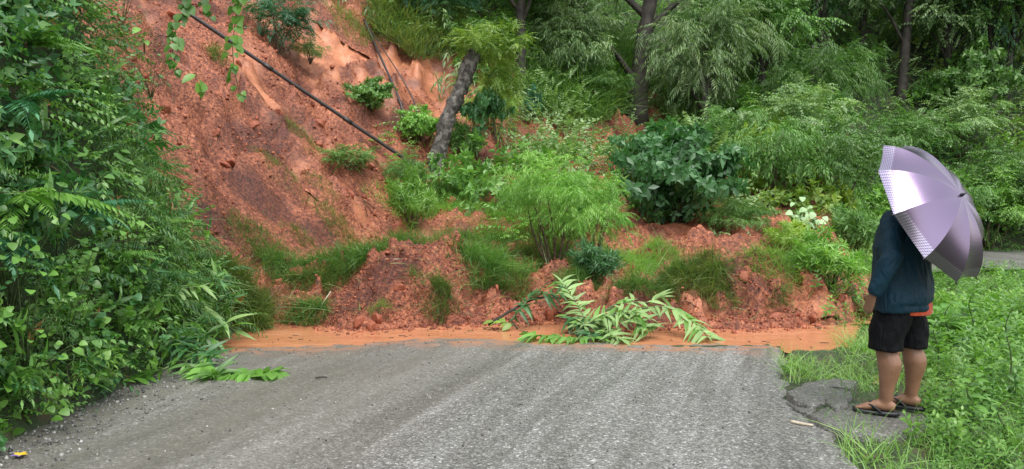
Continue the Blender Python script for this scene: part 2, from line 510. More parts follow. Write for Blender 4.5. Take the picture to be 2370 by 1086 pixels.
def debris(x, y):
    x = np.asarray(x, float); y = np.asarray(y, float)
    t = y - toe(x)
    base = np.interp(t, [-1, 0, .06, .25, .6, 1.2, 2.5, 4, 6, 9], [-.4, -.03, .06, .12, .16, .22, .42, .72, 1.25, 2.2])
    for (mx, my, rx, ry, h) in MOUNDS:
        q = ((x - mx) / rx) ** 2 + ((y - my) / ry) ** 2
        base = base + 1.25 * h * np.exp(-q ** 1.5 * .9)
    side = sstep(4.75, 3.5, x - .40 * (y - 9.2)) * sstep(-4.4, -3.3, x + .9 * np.maximum(y - 10.5, 0) + 0)
    lump = .15 * (.9 - np.abs(fbm(x * 1.5, y * 1.5, 21, 3))) + .07 * (.8 - np.abs(fbm(x * 3.6, y * 3.6, 22, 3)))
    z = (base + (lump - .14) * sstep(0, .5, t)) * side - .25 * (1 - side)
    return np.where(t > -.6, z, -.5)

def ground(x, y):
    return np.maximum(hill(x, y), debris(x, y))

def on_ground(px, py, y0=4.0, y1=60.0):
    r = ray(px, py)
    ys = np.arange(y0, y1, .03)
    z = CAM_Z + r[2] * ys
    hit = np.nonzero(z < ground(r[0] * ys, ys))[0]
    y = ys[hit[0]] if len(hit) else y1
    return np.array([r[0] * y, y, float(ground(r[0] * y, y))])

def grid(x0, x1, y0, y1, step, zf):
    nx, ny = int((x1 - x0) / step) + 1, int((y1 - y0) / step) + 1
    X, Y = np.meshgrid(np.linspace(x0, x1, nx), np.linspace(y0, y1, ny))
    Z = zf(X, Y)
    V = np.stack([X, Y, Z], -1).reshape(-1, 3)
    i = np.arange(ny - 1)[:, None] * nx + np.arange(nx - 1)[None]
    Q = np.stack([i, i + 1, i + nx + 1, i + nx], -1).reshape(-1, 4)
    return V, Q
def keep(V, Q, mask):
    """drop quads whose corners are all outside the mask, then unused vertices"""
    Q = Q[mask[Q].any(1)]
    used = np.zeros(len(V), bool); used[Q.ravel()] = True
    idx = np.cumsum(used) - 1
    return V[used], idx[Q], used
def attr(me, name, vals):
    a = me.attributes.new(name, 'FLOAT', 'POINT')
    a.data.foreach_set('value', np.asarray(vals, np.float32))

def slickness(x, y):
    th = np.arctan2(y - ACY, x - ACX) * AR
    d = hill_d(x, y)
    s = fbm(th * 1.1, d * .55, 41, 3) + .5 * fbm(x * 3, y * 3, 43, 2)
    return sstep(.3 - .3 * sstep(1.2, 2.5, d), .95, s)

FX0, FX1, FY0, FY1 = -9.5, 6.2, 9.4, 25.0
# coarse sheet of the whole place
def coarse_z(X, Y):
    z = ground(X, Y)
    inside = sstep(FX0, FX0 + .5, X) * sstep(FX1, FX1 - .5, X) * sstep(FY0 - .2, FY0 + .3, Y) * sstep(FY1, FY1 - .5, Y)
    z = z - .9 * inside
    d = hill_d(X, Y)
    road = sstep(.1, -.2, d) * sstep(-6.6, -6.0, d)
    near_road = (Y < 10) & (X > -3.2) & (X < 3.6)
    z = np.where(near_road & (Y < 9.6), np.minimum(z, -.16), z)
    return z
V, Q = grid(-18, 34, -5, 46, .3, coarse_z)
g = MB().add(V, Q)
me = g.mesh('hillside', M['litter'], True)
ob = tag(link('hillside', me), kind='structure')
Vf = np.array([[-90, -90, -3.0], [90, -90, -3.0], [90, 90, -3.0], [-90, 90, -3.0]])
gm = MB().add(Vf, [[0, 1, 2, 3]]).mesh('ground', M['litter'])
tag(link('ground', gm), kind='structure')

# the scar: bare red slope, finer sheet
def scar_z(X, Y):
    z = ground(X, Y)
    th = np.arctan2(Y - ACY, X - ACX) * AR
    d = hill_d(X, Y)
    sl = slickness(X, Y)
    gul = np.abs(fbm(th * 1.3, d * .28, 51, 3))
    wx, wy = X + .07 * fbm(X * 4, Y * 4, 66, 2), Y + .07 * fbm(X * 4 + 7, Y * 4, 67, 2)
    lo_ = sstep(2.9, 1.6, d)
    z = z + lo_ * (.16 * domes(wx * 1.9, wy * 1.9, 170) * sstep(-.2, .4, fbm(X * .9, Y * .9, 171, 2)) + .09 * domes(wx * 4.3, wy * 4.3, 172) - .09)
    z = z + (1 - sl) * (.13 * domes(wx * 2.2, wy * 2.2, 160) * sstep(-.1, .6, fbm(X * .8, Y * .8, 168, 2)) + .06 * domes(wx * 6, wy * 6, 162) - .06)
    z = z + sstep(.3, 1.5, d) * (.20 * gul - .12) + (1 - sl) * (.07 * (1 - np.abs(fbm(X * 2.6, Y * 2.6, 53, 4))) + .03 * fbm(X * 9, Y * 9, 57, 2))
    # small ledges stepping down the slope
    wn_ = .35 * fbm(X * 3, Y * 3, 59, 3)
    for k_, (fa, fb, amp, lv) in enumerate(((.45, 1.1, .20, .1), (.8, 1.6, .15, .3), (1.5, 2.2, .10, .0), (1.6, 2.6, .09, .5), (3.0, 4.0, .06, .2))):
        f_ = fbm(th * fa, d * fb, 58 + 7 * k_, 2) + wn_
        z = z + amp * (sstep(lv, lv + .10, f_) - .5) * sstep(.3, 1.0, d)
    low = sstep(12.9, 12.3, Y) * sstep(-5.5, -4, X - 0 * Y) * sstep(5.5, 4, X)
    return z - .22 * low
V, Q = grid(FX0, FX1, FY0, FY1, .062, scar_z)
me = MB().add(V, Q).mesh('landslide_scar', M['soil'], True)
attr(me, 'slick', slickness(V[:, 0], V[:, 1]) * .85)
SCAR = tag(link('landslide_slope', me), kind='structure')

# the debris tongue lying over the road
def deb_slick(x, y):
    s = fbm(x * .9 + 4, y * .9, 61, 3)
    return sstep(.5, 1.1, s) * .55
def deb_z(X, Y):
    z = debris(X, Y)
    wx, wy = X + .06 * fbm(X * 5, Y * 5, 66, 2), Y + .06 * fbm(X * 5 + 7, Y * 5, 67, 2)
    wt = sstep(0, .3, Y - toe(X))
    z = z + wt * (.10 * domes(wx * 3.1, wy * 3.1, 60) * sstep(-.5, .5, fbm(X * 1.1, Y * 1.1, 68, 2)) + .055 * domes(wx * 8, wy * 8, 62) + .03 * (1 - np.abs(fbm(X * 9, Y * 9, 63, 3)))) - .07 * wt
    wn_ = .4 * fbm(X * 4, Y * 4, 69, 3)
    for k_, (fa, amp, lv) in enumerate(((1.0, .15, .1), (1.9, .10, .3), (3.2, .07, .0))):
        z = z + wt * amp * (sstep(lv, lv + .12, fbm(X * fa, Y * fa * 1.3, 301 + 5 * k_, 2) + wn_) - .4)
    z = z + .016 * fbm(X * 22, Y * 22, 65, 2)
    h = hill(X, Y)
    return np.where(h > z, h - .05, z)
V, Q = grid(-4.2, 6.0, 8.8, 12.7, .03, deb_z)
V, Q, used = keep(V, Q, V[:, 2] > -.13)
me = MB().add(V, Q).mesh('landslide_debris', M['soil'], True)
attr(me, 'slick', deb_slick(V[:, 0], V[:, 1]))
DEBRIS = tag(link('landslide_debris', me), kind='structure')

# ------------------------------------------------------------------ road
def waterline(x):
    pts = [(-3.6, 7.75), (-2.9, 7.85), (-1.9, 8.0), (-1.3, 8.22), (-1.1, 8.42), (-.6, 8.42), (0, 8.3), (.3, 8.22), (1.0, 8.12), (2.2, 8.08), (2.62, 8.1), (2.72, 7.78), (3.05, 7.78), (3.25, 8.05), (3.5, 8.5), (3.75, 9.0), (4.1, 9.7)]
    xs, ys = zip(*pts)
    return np.interp(x, xs, ys) + .05 * vnoise(x * 5, 0 * x, 71) + .03 * vnoise(x * 13, 0 * x, 72)
def right_edge(y):
    return np.interp(y, [-5, 3, 4.4, 5.2, 6.2, 7.2, 8.0, 9.6], [1.75, 1.85, 1.95, 2.02, 2.15, 2.42, 2.66, 3.0]) + .05 * vnoise(y * 3.1, 0 * y, 77) + .03 * vnoise(y * 9, 0 * y, 78)
def left_edge(y):
    return -3.12 + .06 * vnoise(y * 2.3, 0 * y, 79)
def track_u(x, y):
    return x - (.30 * (y - 4.4) + .012 * (y - 4.4) ** 2)
WATER_Z = -.012
def road_z(X, Y):
    u = track_u(X, Y)
    z = .012 * fbm(X * 1.3, Y * .5, 81, 3) - .035 * np.exp(-((u + 1.15) / .22) ** 2) + .02 * np.exp(-((u + 1.6) / .2) ** 2) - .02 * np.exp(-((u - .9) / .3) ** 2)
    z = z + .004 * fbm(X * 14, Y * 14, 83, 2)
    t = Y - waterline(X)
    far = WATER_Z - .06 * np.clip(t, -.6, 1.2) + .006 * fbm(X * 8, Y * 8, 85, 2)
    w = sstep(-1.0, -.25, t)
    return z * (1 - w) + far * w
V, Q = grid(-3.4, 3.5, -1.5, 9.7, .042, road_z)
m_in = (V[:, 0] > left_edge(V[:, 1])) & (V[:, 0] < right_edge(V[:, 1]))
V, Q, _ = keep(V, Q, m_in)
# ragged broken rim sinks to the verge
edge = np.minimum(right_edge(V[:, 1]) - V[:, 0], V[:, 0] - left_edge(V[:, 1]))
V[:, 2] -= .07 * sstep(.03, -.03, edge)
rb = MB().add(V, Q)
n_near = len(V)
# the road going on round the bend, beyond the slide
A = np.linspace(R_(128), R_(90), 50)
rad = np.linspace(9.0, 14.4, 28)
AA, RR = np.meshgrid(A, rad)
X = ACX + RR * np.cos(AA); Y = ACY + RR * np.sin(AA)
X = np.concatenate([X, np.linspace(ACX + .4, 34, 50)[None].repeat(28, 0)], 1)
Y = np.concatenate([Y, (ACY + rad)[:, None].repeat(50, 1)], 1)
Z = .03 + .01 * fbm(X, Y, 87, 2)
nx = X.shape[1]
i = np.arange(27)[:, None] * nx + np.arange(nx - 1)[None]
Q2 = np.stack([i, i + nx, i + nx + 1, i + 1], -1).reshape(-1, 4)
V2 = np.stack([X, Y, Z], -1).reshape(-1, 3)
rb.add(V2, Q2)
me = rb.mesh('road', M['road'], True)
u = track_u(V[:, 0], V[:, 1])
wear = .17 * np.exp(-((u + 1.62) / .14) ** 2) - .16 * np.exp(-((u + 1.18) / .13) ** 2) + .17 * np.exp(-((u + .88) / .12) ** 2) + .10 * np.exp(-((u - .35) / .6) ** 2) + .10 * np.exp(-((u - 1.0) / .25) ** 2) \
    - .10 * sstep(-1.7, -2.2, u) + .16 * np.exp(-((V[:, 0] - left_edge(V[:, 1]) - .55) / .22) ** 2) * sstep(4.5, 5.5, V[:, 1]) * sstep(7.5, 6.5, V[:, 1])
mud = sstep(-.6, -1.6, u) * .9 + sstep(-.5, 0, V[:, 1] - waterline(V[:, 0])) * .5
attr(me, 'wear', np.concatenate([wear, np.zeros(len(V2))]))
tv = me.attributes.new('track', 'FLOAT_VECTOR', 'POINT')
tv.data.foreach_set('vector', np.concatenate([np.stack([u, V[:, 1], 0 * u], -1), V2 * .5]).astype(np.float32).ravel())
attr(me, 'mud', np.concatenate([mud, np.full(len(V2), .2)]))
attr(me, 'silt', np.concatenate([sstep(-.75, .0, V[:, 1] - waterline(V[:, 0]) + .2 * vnoise(V[:, 0] * 2.2, V[:, 1], 311)) * .95, np.zeros(len(V2))]))
ROAD = tag(link('road', me), kind='structure')

# muddy water standing between the road and the slide
V, Q = grid(-3.8, 4.8, 7.4, 10.0, .05, lambda X, Y: WATER_Z + .003 * fbm(X * 3, Y * 9, 91, 2))
m_in = V[:, 1] > waterline(V[:, 0]) - .25
V, Q, _ = keep(V, Q, m_in)
me = MB().add(V, Q).mesh('muddy_water', M['water'], True)
tag(link('muddy_water', me), kind='structure')

# verge soil on the right of the road
V, Q = grid(1.6, 9.0, -4, 11.5, .07, lambda X, Y: np.maximum(hill(X, Y) + .0, -.4) + .045 + .05 * fbm(X * 1.1, Y * 1.1, 95, 3) - .07 * sstep(.2, -.1, X - right_edge(Y)) - .16 * sstep(-.12, .4, Y - waterline(X)) * sstep(4.5, 3.8, X) + .03 * sstep(-.5, -.15, Y - waterline(X)) * sstep(.1, -.05, Y - waterline(X)))
me = MB().add(V, Q).mesh('verge', M['litter'], True)
tag(link('verge', me), kind='structure')
def verge_z(x, y):
    return hill(x, y) + .045 + .05 * fbm(x * 1.1, y * 1.1, 95, 3)

# ------------------------------------------------------------------ leaf and spray templates (along +Y, face up +Z)
def leaf(w=.4, n=3, fold=.12, droop=.15, shape='oval'):
    t = np.linspace(0, 1, n + 1)
    if shape == 'oval': prof = np.clip(np.sin(np.pi * t ** .85), 0, 1) ** .8
    elif shape == 'heart': prof = np.clip(np.sin(np.pi * t ** .62), 0, 1) ** .62 * (1 - .12 * t)
    else: prof = np.sin(np.pi * t ** .7) * (1 - .25 * t)
    prof = prof * w / 2
    mb = MB(); V = []; 
    c = np.stack([0 * t, t, -droop * t ** 2], -1)
    l = c + np.stack([-prof, 0 * t, fold * prof * 2], -1)
    r = c + np.stack([prof, 0 * t, fold * prof * 2], -1)
    V = [c[0]]; q, tr = [], []
    rows = []
    for k in range(1, n):
        rows.append((len(V), len(V) + 1, len(V) + 2)); V += [l[k], c[k], r[k]]
    tip = len(V); V.append(c[n])
    a = rows[0]; tr += [(0, a[1], a[0]), (0, a[2], a[1])]
    for a, b in zip(rows[:-1], rows[1:]): q += [(a[0], a[1], b[1], b[0]), (a[1], a[2], b[2], b[1])]
    a = rows[-1]; tr += [(a[0], a[1], tip), (a[1], a[2], tip)]
    mb.add(np.array(V), np.array(q) if q else None, np.array(tr))
    return mb.arrays()
def kite(w=.4, fold=.12, droop=.1):
    V = np.array([[0, 0, 0], [-w / 2, .42, fold * w - .2 * droop], [0, 1, -droop], [w / 2, .42, fold * w - .2 * droop]])
    return V, np.zeros((0, 4), int), np.array([[0, 2, 1], [0, 3, 2]])

def compound(leafT, n, length=1.0, ls=.32, spread=1.1, droop=.35, taper=.45, rs=1, jit=.12, stem=.012):
    """pinnate spray: n pairs of leaflets on a drooping rachis"""
    r = np.random.default_rng(rs)
    mb = MB()
    t = np.linspace(.12, 1.0, n)
    P, D, U, S = [], [], [], []
    for k, tt in enumerate(t):
        c = np.array([0, tt * length, -droop * tt ** 2 * length])
        tan = np.array([0, 1, -2 * droop * tt]); tan /= np.linalg.norm(tan)
        for s in (-1, 1):
            a = spread * (1 - .35 * tt) + r.normal(0, jit)
            d = tan * math.cos(a) + np.array([s, 0, 0]) * math.sin(a) + np.array([0, 0, -.25 - .2 * r.random()])
            P.append(c); D.append(d); U.append([r.normal(0, .25), r.normal(0, .25), 1]); S.append(ls * (1 - taper * abs(tt - .45) * 1.4) * r.uniform(.85, 1.1))
    tan = np.array([0, 1, -2 * droop])
    P.append(np.array([0, length, -droop * length])); D.append(tan); U.append([0, 0, 1]); S.append(ls * .8)
    scatter(mb, leafT, np.array(P), frames(np.array(D), np.array(U)), np.array(S))
    if stem:
        tt = np.linspace(0, 1, 4)
        tube(mb, np.stack([0 * tt, tt * length, -droop * tt ** 2 * length], -1), [stem, stem * .8, stem * .6, stem * .3], 3, False)
    return mb.arrays()
def whorl(leafT, n, ls=.6, lift=.35, rs=1, twig=.3):
    """twig tip with n leaves all round"""
    r = np.random.default_rng(rs); mb = MB(); P, D, U, S = [], [], [], []
    for k in range(n):
        a = k * 2.4 + r.normal(0, .3); h = twig * (k / n)
        P.append([0, .2 + h, 0])
        D.append([math.cos(a), lift + r.normal(0, .25), math.sin(a)])
        U.append([r.normal(0, .3), .8, r.normal(0, .3) + .5]); S.append(ls * r.uniform(.7, 1.15))
    scatter(mb, leafT, np.array(P), frames(np.array(D, float), np.array(U, float)), np.array(S))
    return mb.arrays()

L_OVAL = leaf(.5, 2); L_OVAL_K = kite(.5, .15, .12); L_LANCE = leaf(.2, 4, .15, .25, 'lance'); L_LANCE_K = kite(.2, .15, .2)
L_HEART = leaf(.85, 5, .10, .18, 'heart'); L_BIG = leaf(.42, 6, .12, .3); L_SLIM_K = kite(.13, .1, .25)
SPRAY = {
    'feather': [compound(kite(.15, .1, .25), 7, 1, .40, 1.05, .55, rs=s, stem=0) for s in range(3)],
    'broad': [whorl(L_OVAL, 6, .55, .4, rs=s) for s in range(3)],
    'broad_far': [whorl(L_OVAL_K, 7, .5, .4, rs=s) for s in range(3)],
    'fine': [compound(L_OVAL_K, 6, 1, .26, 1.0, .3, rs=s, stem=0) for s in range(3)],
    'bamboo': [compound(L_LANCE_K, 4, .8, .55, .7, .8, rs=s, jit=.3, stem=0) for s in range(3)],
    'lance': [whorl(L_LANCE, 7, .75, .5, rs=s) for s in range(3)],
    'heart': [whorl(L_HEART, 4, .42, .3, rs=s) for s in range(3)],
    'mimosa': [compound(compound(L_SLIM_K, 5, 1, .26, 1.25, .1, rs=5, stem=0), 3, 1, .55, .9, .35, rs=s, stem=0) for s in range(2)],
}

def spray_mass(mb, kind, P, D, S, r, updown=.35):
    n = len(P); which = r.integers(0, len(SPRAY[kind]), n)
    up = np.stack([r.normal(0, updown, n), r.normal(0, updown, n), np.ones(n)], -1)
    F = frames(D, up)
    for k, t in enumerate(SPRAY[kind]):
        s = which == k
        scatter(mb, t, P[s], F[s], S[s])
    return mb

def crown_mesh(name, kind, material, n, size, clumps, droop=.25, seed=0, rz=.8, hollow=.55, flat=.0, lobes=None):
    """unit crown (radius about 1, height rz*2 centred): clumps of sprays; size = spray length in crown radii"""
    r = np.random.default_rng(seed)
    c = r.normal(0, 1, (clumps, 3)); c = nrm(c) * (r.uniform(.2, 1.0, (clumps, 1)) ** .7) * .7
    c[:, 2] *= rz
    cr = r.uniform(.16, .50, clumps)
    k = r.integers(0, clumps, n)
    o = nrm(r.normal(0, 1, (n, 3)))
    o[:, 2] = np.where(r.random(n) < .7, np.abs(o[:, 2]), o[:, 2])
    P = c[k] + o * (cr[k] * r.uniform(hollow, 1.0, n))[:, None] * np.array([1, 1, .75])
    D = o + nrm(P) * .4 + r.normal(0, .4, (n, 3)); D[:, 2] -= droop
    # most sprays ride on arching branches that reach past the clumps
    nb = int(clumps * 1.6)
    az = r.uniform(0, 2 * math.pi, nb); el = np.arcsin(r.uniform(-.15, 1, nb)); ln = r.uniform(.6, 1.3, nb)
    tgt = np.stack([np.cos(az) * np.cos(el), np.sin(az) * np.cos(el), np.sin(el) * rz], -1) * ln[:, None]
    base_ = np.array([0, 0, -rz * .85])
    on = r.random(n) < .68
    bi = r.integers(0, nb, n); f = r.uniform(.3, 1.0, n) ** .8
    e = tgt[bi]; mid_ = base_ * .45 + e * .55; mid_[:, 2] = np.maximum(mid_[:, 2], e[:, 2] * .75) + .22 * rz
    B = (1 - f)[:, None] ** 2 * base_ + 2 * ((1 - f) * f)[:, None] * mid_ + (f ** 2)[:, None] * e
    tan = nrm(2 * (1 - f)[:, None] * (mid_ - base_) + 2 * f[:, None] * (e - mid_))
    side = nrm(np.cross(tan, np.array([0, 0, 1.0]))) * np.where(r.random(n) < .5, -1, 1)[:, None]
    B = B + r.normal(0, .035, B.shape)
    DB = tan * .7 + side * .7 + r.normal(0, .3, B.shape); DB[:, 2] -= droop * .7
    P = np.where(on[:, None], B, P); D = np.where(on[:, None], DB, D)
    S = size * r.uniform(.6, 1.25, n)
    mb = MB(); spray_mass(mb, kind, P, D, S, r)
    return mb.mesh(name, material), c, cr

_crowns = {}
def crown(kind, leafm, variant=0, n=900, size=.26, clumps=16, droop=.3, rz=.8, hollow=.55):
    big = n >= 600
    key = (kind, big, variant % 3, round(rz, 1) >= .8)
    if key not in _crowns:
        _crowns[key] = crown_mesh('crown', kind, M[leafm], 950 if big else 430, .25 if big else .32, 20 if big else 13, droop, seed=len(_crowns) * 13 + 5, rz=.8, hollow=hollow)
    return _crowns[key]
def crown_link(name, me, leafm, *a):
    o = link(name, me, *a)
    o.material_slots[0].link = 'OBJECT'; o.material_slots[0].material = M[leafm]
    return o

def stems_to(mb, base, c, cr, scale, centre, rad, r, n=5):
    for i in range(min(n, len(c))):
        e = centre + c[i] * scale
        midp = base * .5 + e * .5 + r.normal(0, .06, 3) * np.linalg.norm(e - base)
        tube(mb, curve_pts([base, midp, e], 6), np.linspace(rad, rad * .3, 6), 5)

def shrub(name, label, cat, px, py, w, h, kind, leafm, variant=0, n=900, size=.26, depth=None, droop=.3, rz=.8, clumps=16, group=None, stem='stem_brown', sink=.05, dy=0, hollow=.55, lift=0.0):
    """leafy bush whose foot shows at pixel px,py; w, h in metres"""
    b = on_ground(px, py) if depth is None else np.append(at(px, py, depth)[:2], 0)
    if depth is not None: b[2] = float(ground(b[0], b[1]))
    b[1] += dy
    if dy: b[2] = float(ground(b[0], b[1]))
    t = thing(name, label, cat, b, group=group)
    me, c, cr = crown(kind, leafm, variant, n, size, clumps, droop, rz, hollow)
    rz = .8; sc = np.array([w / 2, w / 2, h / (2 * rz)])
    cen = np.array([0, 0, h * .52 - sink + lift])
    rot = random.uniform(-.5, .5)
    crown_link('crown', me, leafm, t, cen, (0, 0, rot), sc)
    r = np.random.default_rng(abs(int(px * 7 + py)) % 9999)
    mb = MB(); cc = c.copy()
    ca, sa = math.cos(rot), math.sin(rot)
    cc[:, 0], cc[:, 1] = c[:, 0] * ca - c[:, 1] * sa, c[:, 0] * sa + c[:, 1] * ca
    stems_to(mb, np.array([0, 0, -.08]), cc, cr, sc, cen, .012 + .012 * h, r, 6)
    link('stems', mb.mesh('stems', M[stem], True), t)
    return t

def tree(name, label, px, py, lean_px, h, r0, cw, ch, kind, leafm, variant=0, n=1500, size=.2, bark_='bark_dark', group=None, depth=None, droop=.35, clumps=26, crown_at=.8, extra=(), rz=.8):
    """tree with trunk foot at pixel; lean_px = trunk top offset in x per metre; cw, ch crown width and height in metres"""
    b = on_ground(px, py) if depth is None else np.append(at(px, py, depth)[:2], 0)
    if depth is not None: b[2] = float(ground(b[0], b[1]))
    t = thing(name, label, 'tree', b, group=group)
    r = np.random.default_rng(abs(int(px * 3 + py)) % 9999)
    top = np.array([lean_px * h, r.normal(0, .02) * h, h])
    ctrl = [np.array([0, 0, -.3]), top * .3 + r.normal(0, .02 * h, 3) * [1, 1, 0], top * .65 + r.normal(0, .025 * h, 3) * [1, 1, 0], top]
    path = curve_pts(ctrl, 22)
    mb = MB(); tube(mb, path, np.interp(np.linspace(0, 1, 22), [0, .08, 1], [r0 * 1.35, r0, r0 * .28]) * (1 + .06 * r.normal(size=22)), 10)
    link('trunk', mb.mesh('trunk', M[bark_], True), t)
    me, c, cr = crown(kind, leafm, variant, n, size, clumps, droop, rz)
    sc = np.array([cw / 2, cw / 2, ch / (2 * rz)])
    cen = top * crown_at
    crown_link('crown', me, leafm, t, cen, (0, 0, r.uniform(0, 6)), sc)
    lm = MB()
    for i in range(min(len(c), 14)):
        e = cen + c[i] * sc
        s = path[int(np.clip(np.interp(e[2] / h, [0, 1], [0, 21]) - 4, 4, 20))]
        tube(lm, curve_pts([s, (s + e) / 2 + np.array([0, 0, .08 * h * r.random()]), e], 7), np.linspace(r0 * .35, r0 * .08, 7), 5)
    for (ox, oy, oz, w2, h2, kind2, leaf2, v2) in extra:       # lower boughs with their own foliage
        me2, c2, cr2 = crown(kind2, leaf2, v2, 700, .3, 12, droop, .6)
        e = np.array([ox, oy, oz])
        crown_link('crown', me2, leaf2, t, e, (0, 0, r.uniform(0, 6)), (w2 / 2, w2 / 2, h2 / 1.6))
        s = path[int(np.clip(np.interp(oz / h, [0, 1], [0, 21]) - 3, 2, 20))]
        tube(lm, curve_pts([s, (s + e) / 2 + np.array([0, 0, .3]), e], 7), np.linspace(r0 * .4, r0 * .12, 7), 5)
    link('branches', lm.mesh('branches', M[bark_], True), t)
    return t

# grass blade and turf
def blade(w=.02, bend=.5, n=3):
    t = np.linspace(0, 1, n + 1)
    y = bend * t ** 1.8; z = t * (1 - .25 * bend * t)
    hw = w / 2 * (1 - t ** 1.5)
    V = []; Q = []; T = []
    for k in range(n): V += [[-hw[k], y[k], z[k]], [hw[k], y[k], z[k]]]
    V.append([0, y[n], z[n]])
    for k in range(n - 1): Q.append((2 * k, 2 * k + 1, 2 * k + 3, 2 * k + 2))
    T.append((2 * n - 2, 2 * n - 1, 2 * n))
    return np.array(V), np.array(Q).reshape(-1, 4), np.array(T)
BLADES = [blade(.045, .45), blade(.036, .9), blade(.050, 1.4), blade(.032, .65), blade(.04, 2.0)]
def grass_at(mb, P, S, r, lean=None, tilt=.25):
    n = len(P); yaw = r.uniform(0, 2 * math.pi, n)
    if lean is not None:
        yaw = lean + r.normal(0, 1.15, n)
    zax = np.stack([r.normal(0, tilt, n), r.normal(0, tilt, n), np.ones(n)], -1)
    d = np.stack([-np.sin(yaw), np.cos(yaw), 0 * yaw], -1)
    zax = nrm(zax); x = nrm(np.cross(d, zax)); d = np.cross(zax, x)
    F = np.stack([x, d, zax], -1)
    which = r.integers(0, len(BLADES), n)
    for k, t in enumerate(BLADES):
        s = which == k; scatter(mb, t, P[s], F[s], S[s])
    return mb

def turf(label, px, py, wpx, dy, hgt, n, m='grass', lean=-math.pi, mudlump=.12, name='grass_tuft', cat='grass', tilt=.3, muddy=True, group=None, lift=0.0):
    """a sod of long grass at pixel px,py (its middle on the soil); wpx = width in pixels, dy = depth radius in metres"""
    if py > 500: py += 34
    c = on_ground(px, py); n = int(n * 2.1); hgt = hgt * .92
    rx = wpx / 2 / FPX * c[1] * 1.42; dy = dy * 1.3
    r = np.random.default_rng(int(px * 13 + py) % 9973)
    t = thing(name, label, cat, c, group=group)
    a = r.uniform(0, 2 * math.pi, n); q = np.sqrt(r.random(n)) * (1 + .18 * np.sin(a * 3 + px) + .12 * np.sin(a * 5 + py))
    x = c[0] + rx * q * np.cos(a); y = c[1] + dy * q * np.sin(a)
    z = ground(x, y) - c[2]
    bump = mudlump * np.exp(-1.2 * q ** 2)
    P = np.stack([x - c[0], y - c[1], z + bump - .02 + lift], -1)
    mb = MB(); grass_at(mb, P, hgt * r.uniform(.5, 1.2, n) * (1.1 - .35 * q), r, lean, tilt)
    link('blades', mb.mesh('blades', M[m]), t)
    if muddy:
        gx, gy = np.meshgrid(np.linspace(-1.15, 1.15, 16), np.linspace(-1.15, 1.15, 16))
        qq = np.hypot(gx, gy)
        zz = ground(c[0] + gx * rx, c[1] + gy * dy) - c[2] + mudlump * np.exp(-1.2 * qq ** 2) * 1.05 - .12 * sstep(.7, 1.15, qq) + .03 * fbm(gx * 3, gy * 3, int(px) % 50, 2) - .01
        i = np.arange(15)[:, None] * 16 + np.arange(15)[None]
        Q = np.stack([i, i + 1, i + 17, i + 16], -1).reshape(-1, 4)
        s = MB().add(np.stack([gx * rx, gy * dy, zz], -1).reshape(-1, 3), Q)
        link('sod', s.mesh('sod', M['soil'], True), t)
    return t

# ------------------------------------------------------------------ clods of soil
def icosa(r):
    p = (1 + 5 ** .5) / 2
    V = nrm(np.array([[-1, p, 0], [1, p, 0], [-1, -p, 0], [1, -p, 0], [0, -1, p], [0, 1, p], [0, -1, -p], [0, 1, -p], [p, 0, -1], [p, 0, 1], [-p, 0, -1], [-p, 0, 1]], float))
    T = np.array([[0, 11, 5], [0, 5, 1], [0, 1, 7], [0, 7, 10], [0, 10, 11], [1, 5, 9], [5, 11, 4], [11, 10, 2], [10, 7, 6], [7, 1, 8], [3, 9, 4], [3, 4, 2], [3, 2, 6], [3, 6, 8], [3, 8, 9], [4, 9, 5], [2, 4, 11], [6, 2, 10], [8, 6, 7], [9, 8, 1]])
    V = V * r.uniform(.45, 1.35, (12, 1)) * r.uniform(.6, 1.3, (1, 3))
    return V, np.zeros((0, 4), int), T
def rand_frames(n, r):
    return frames(r.normal(0, 1, (n, 3)), r.normal(0, 1, (n, 3)))
CLOD = [icosa(np.random.default_rng(100 + k)) for k in range(5)]
def octa(r):
    V = np.array([[1, 0, 0], [-1, 0, 0], [0, 1, 0], [0, -1, 0], [0, 0, 1], [0, 0, -1]], float) * r.uniform(.6, 1.4, (6, 1)) + r.normal(0, .18, (6, 3))
    T = np.array([[0, 2, 4], [2, 1, 4], [1, 3, 4], [3, 0, 4], [2, 0, 5], [1, 2, 5], [3, 1, 5], [0, 3, 5]])
    return V, np.zeros((0, 4), int), T
CRUMB = [octa(np.random.default_rng(200 + k)) for k in range(6)]
def big_clod(seed):
    r = np.random.default_rng(seed)
    V, Q, T = CLOD[seed % 5]
    V = V.copy()
    for _ in range(2):                       # subdivide
        e = {}; V = list(V); T2 = []
        def mid(a, b):
            k = (min(a, b), max(a, b))
            if k not in e:
                e[k] = len(V); V.append((np.array(V[a]) + np.array(V[b])) / 2 * 1.06)
            return e[k]
        for a, b, c in T:
            ab, bc, ca = mid(a, b), mid(b, c), mid(c, a)
            T2 += [(a, ab, ca), (b, bc, ab), (c, ca, bc), (ab, bc, ca)]
        V = np.array(V); T = np.array(T2)
    nn = fbm(V[:, 0] * 2 + seed, V[:, 1] * 2 + V[:, 2] * 1.7, seed, 3)
    V = V * (1 + .16 * nn[:, None] + r.normal(0, .03, (len(V), 1)))
    return MB().add(V, None, T).mesh('clod', M['clod'])
def crumbs(name, x, y, zf, size, r, parent, m='clod'):
    n = len(x); P = np.stack([x, y, zf(x, y) + size * .25], -1)
    mb = MB(); F = rand_frames(n, r); which = r.integers(0, 6, n)
    for k in range(6):
        s = which == k; scatter(mb, CRUMB[k], P[s], F[s], size[s])
    o = link(name, mb.mesh(name, M[m]), parent); tag(o, kind='stuff')
    return o
r = np.random.default_rng(11)
n = 34000
x = r.uniform(-4.0, 5.0, n); y = 9.1 + 3.6 * r.random(n) ** 1.25
z = deb_z(x, y)
k = (z > hill(x, y) - .02) & (z > .0) & (r.random(n) > deb_slick(x, y) * .9)
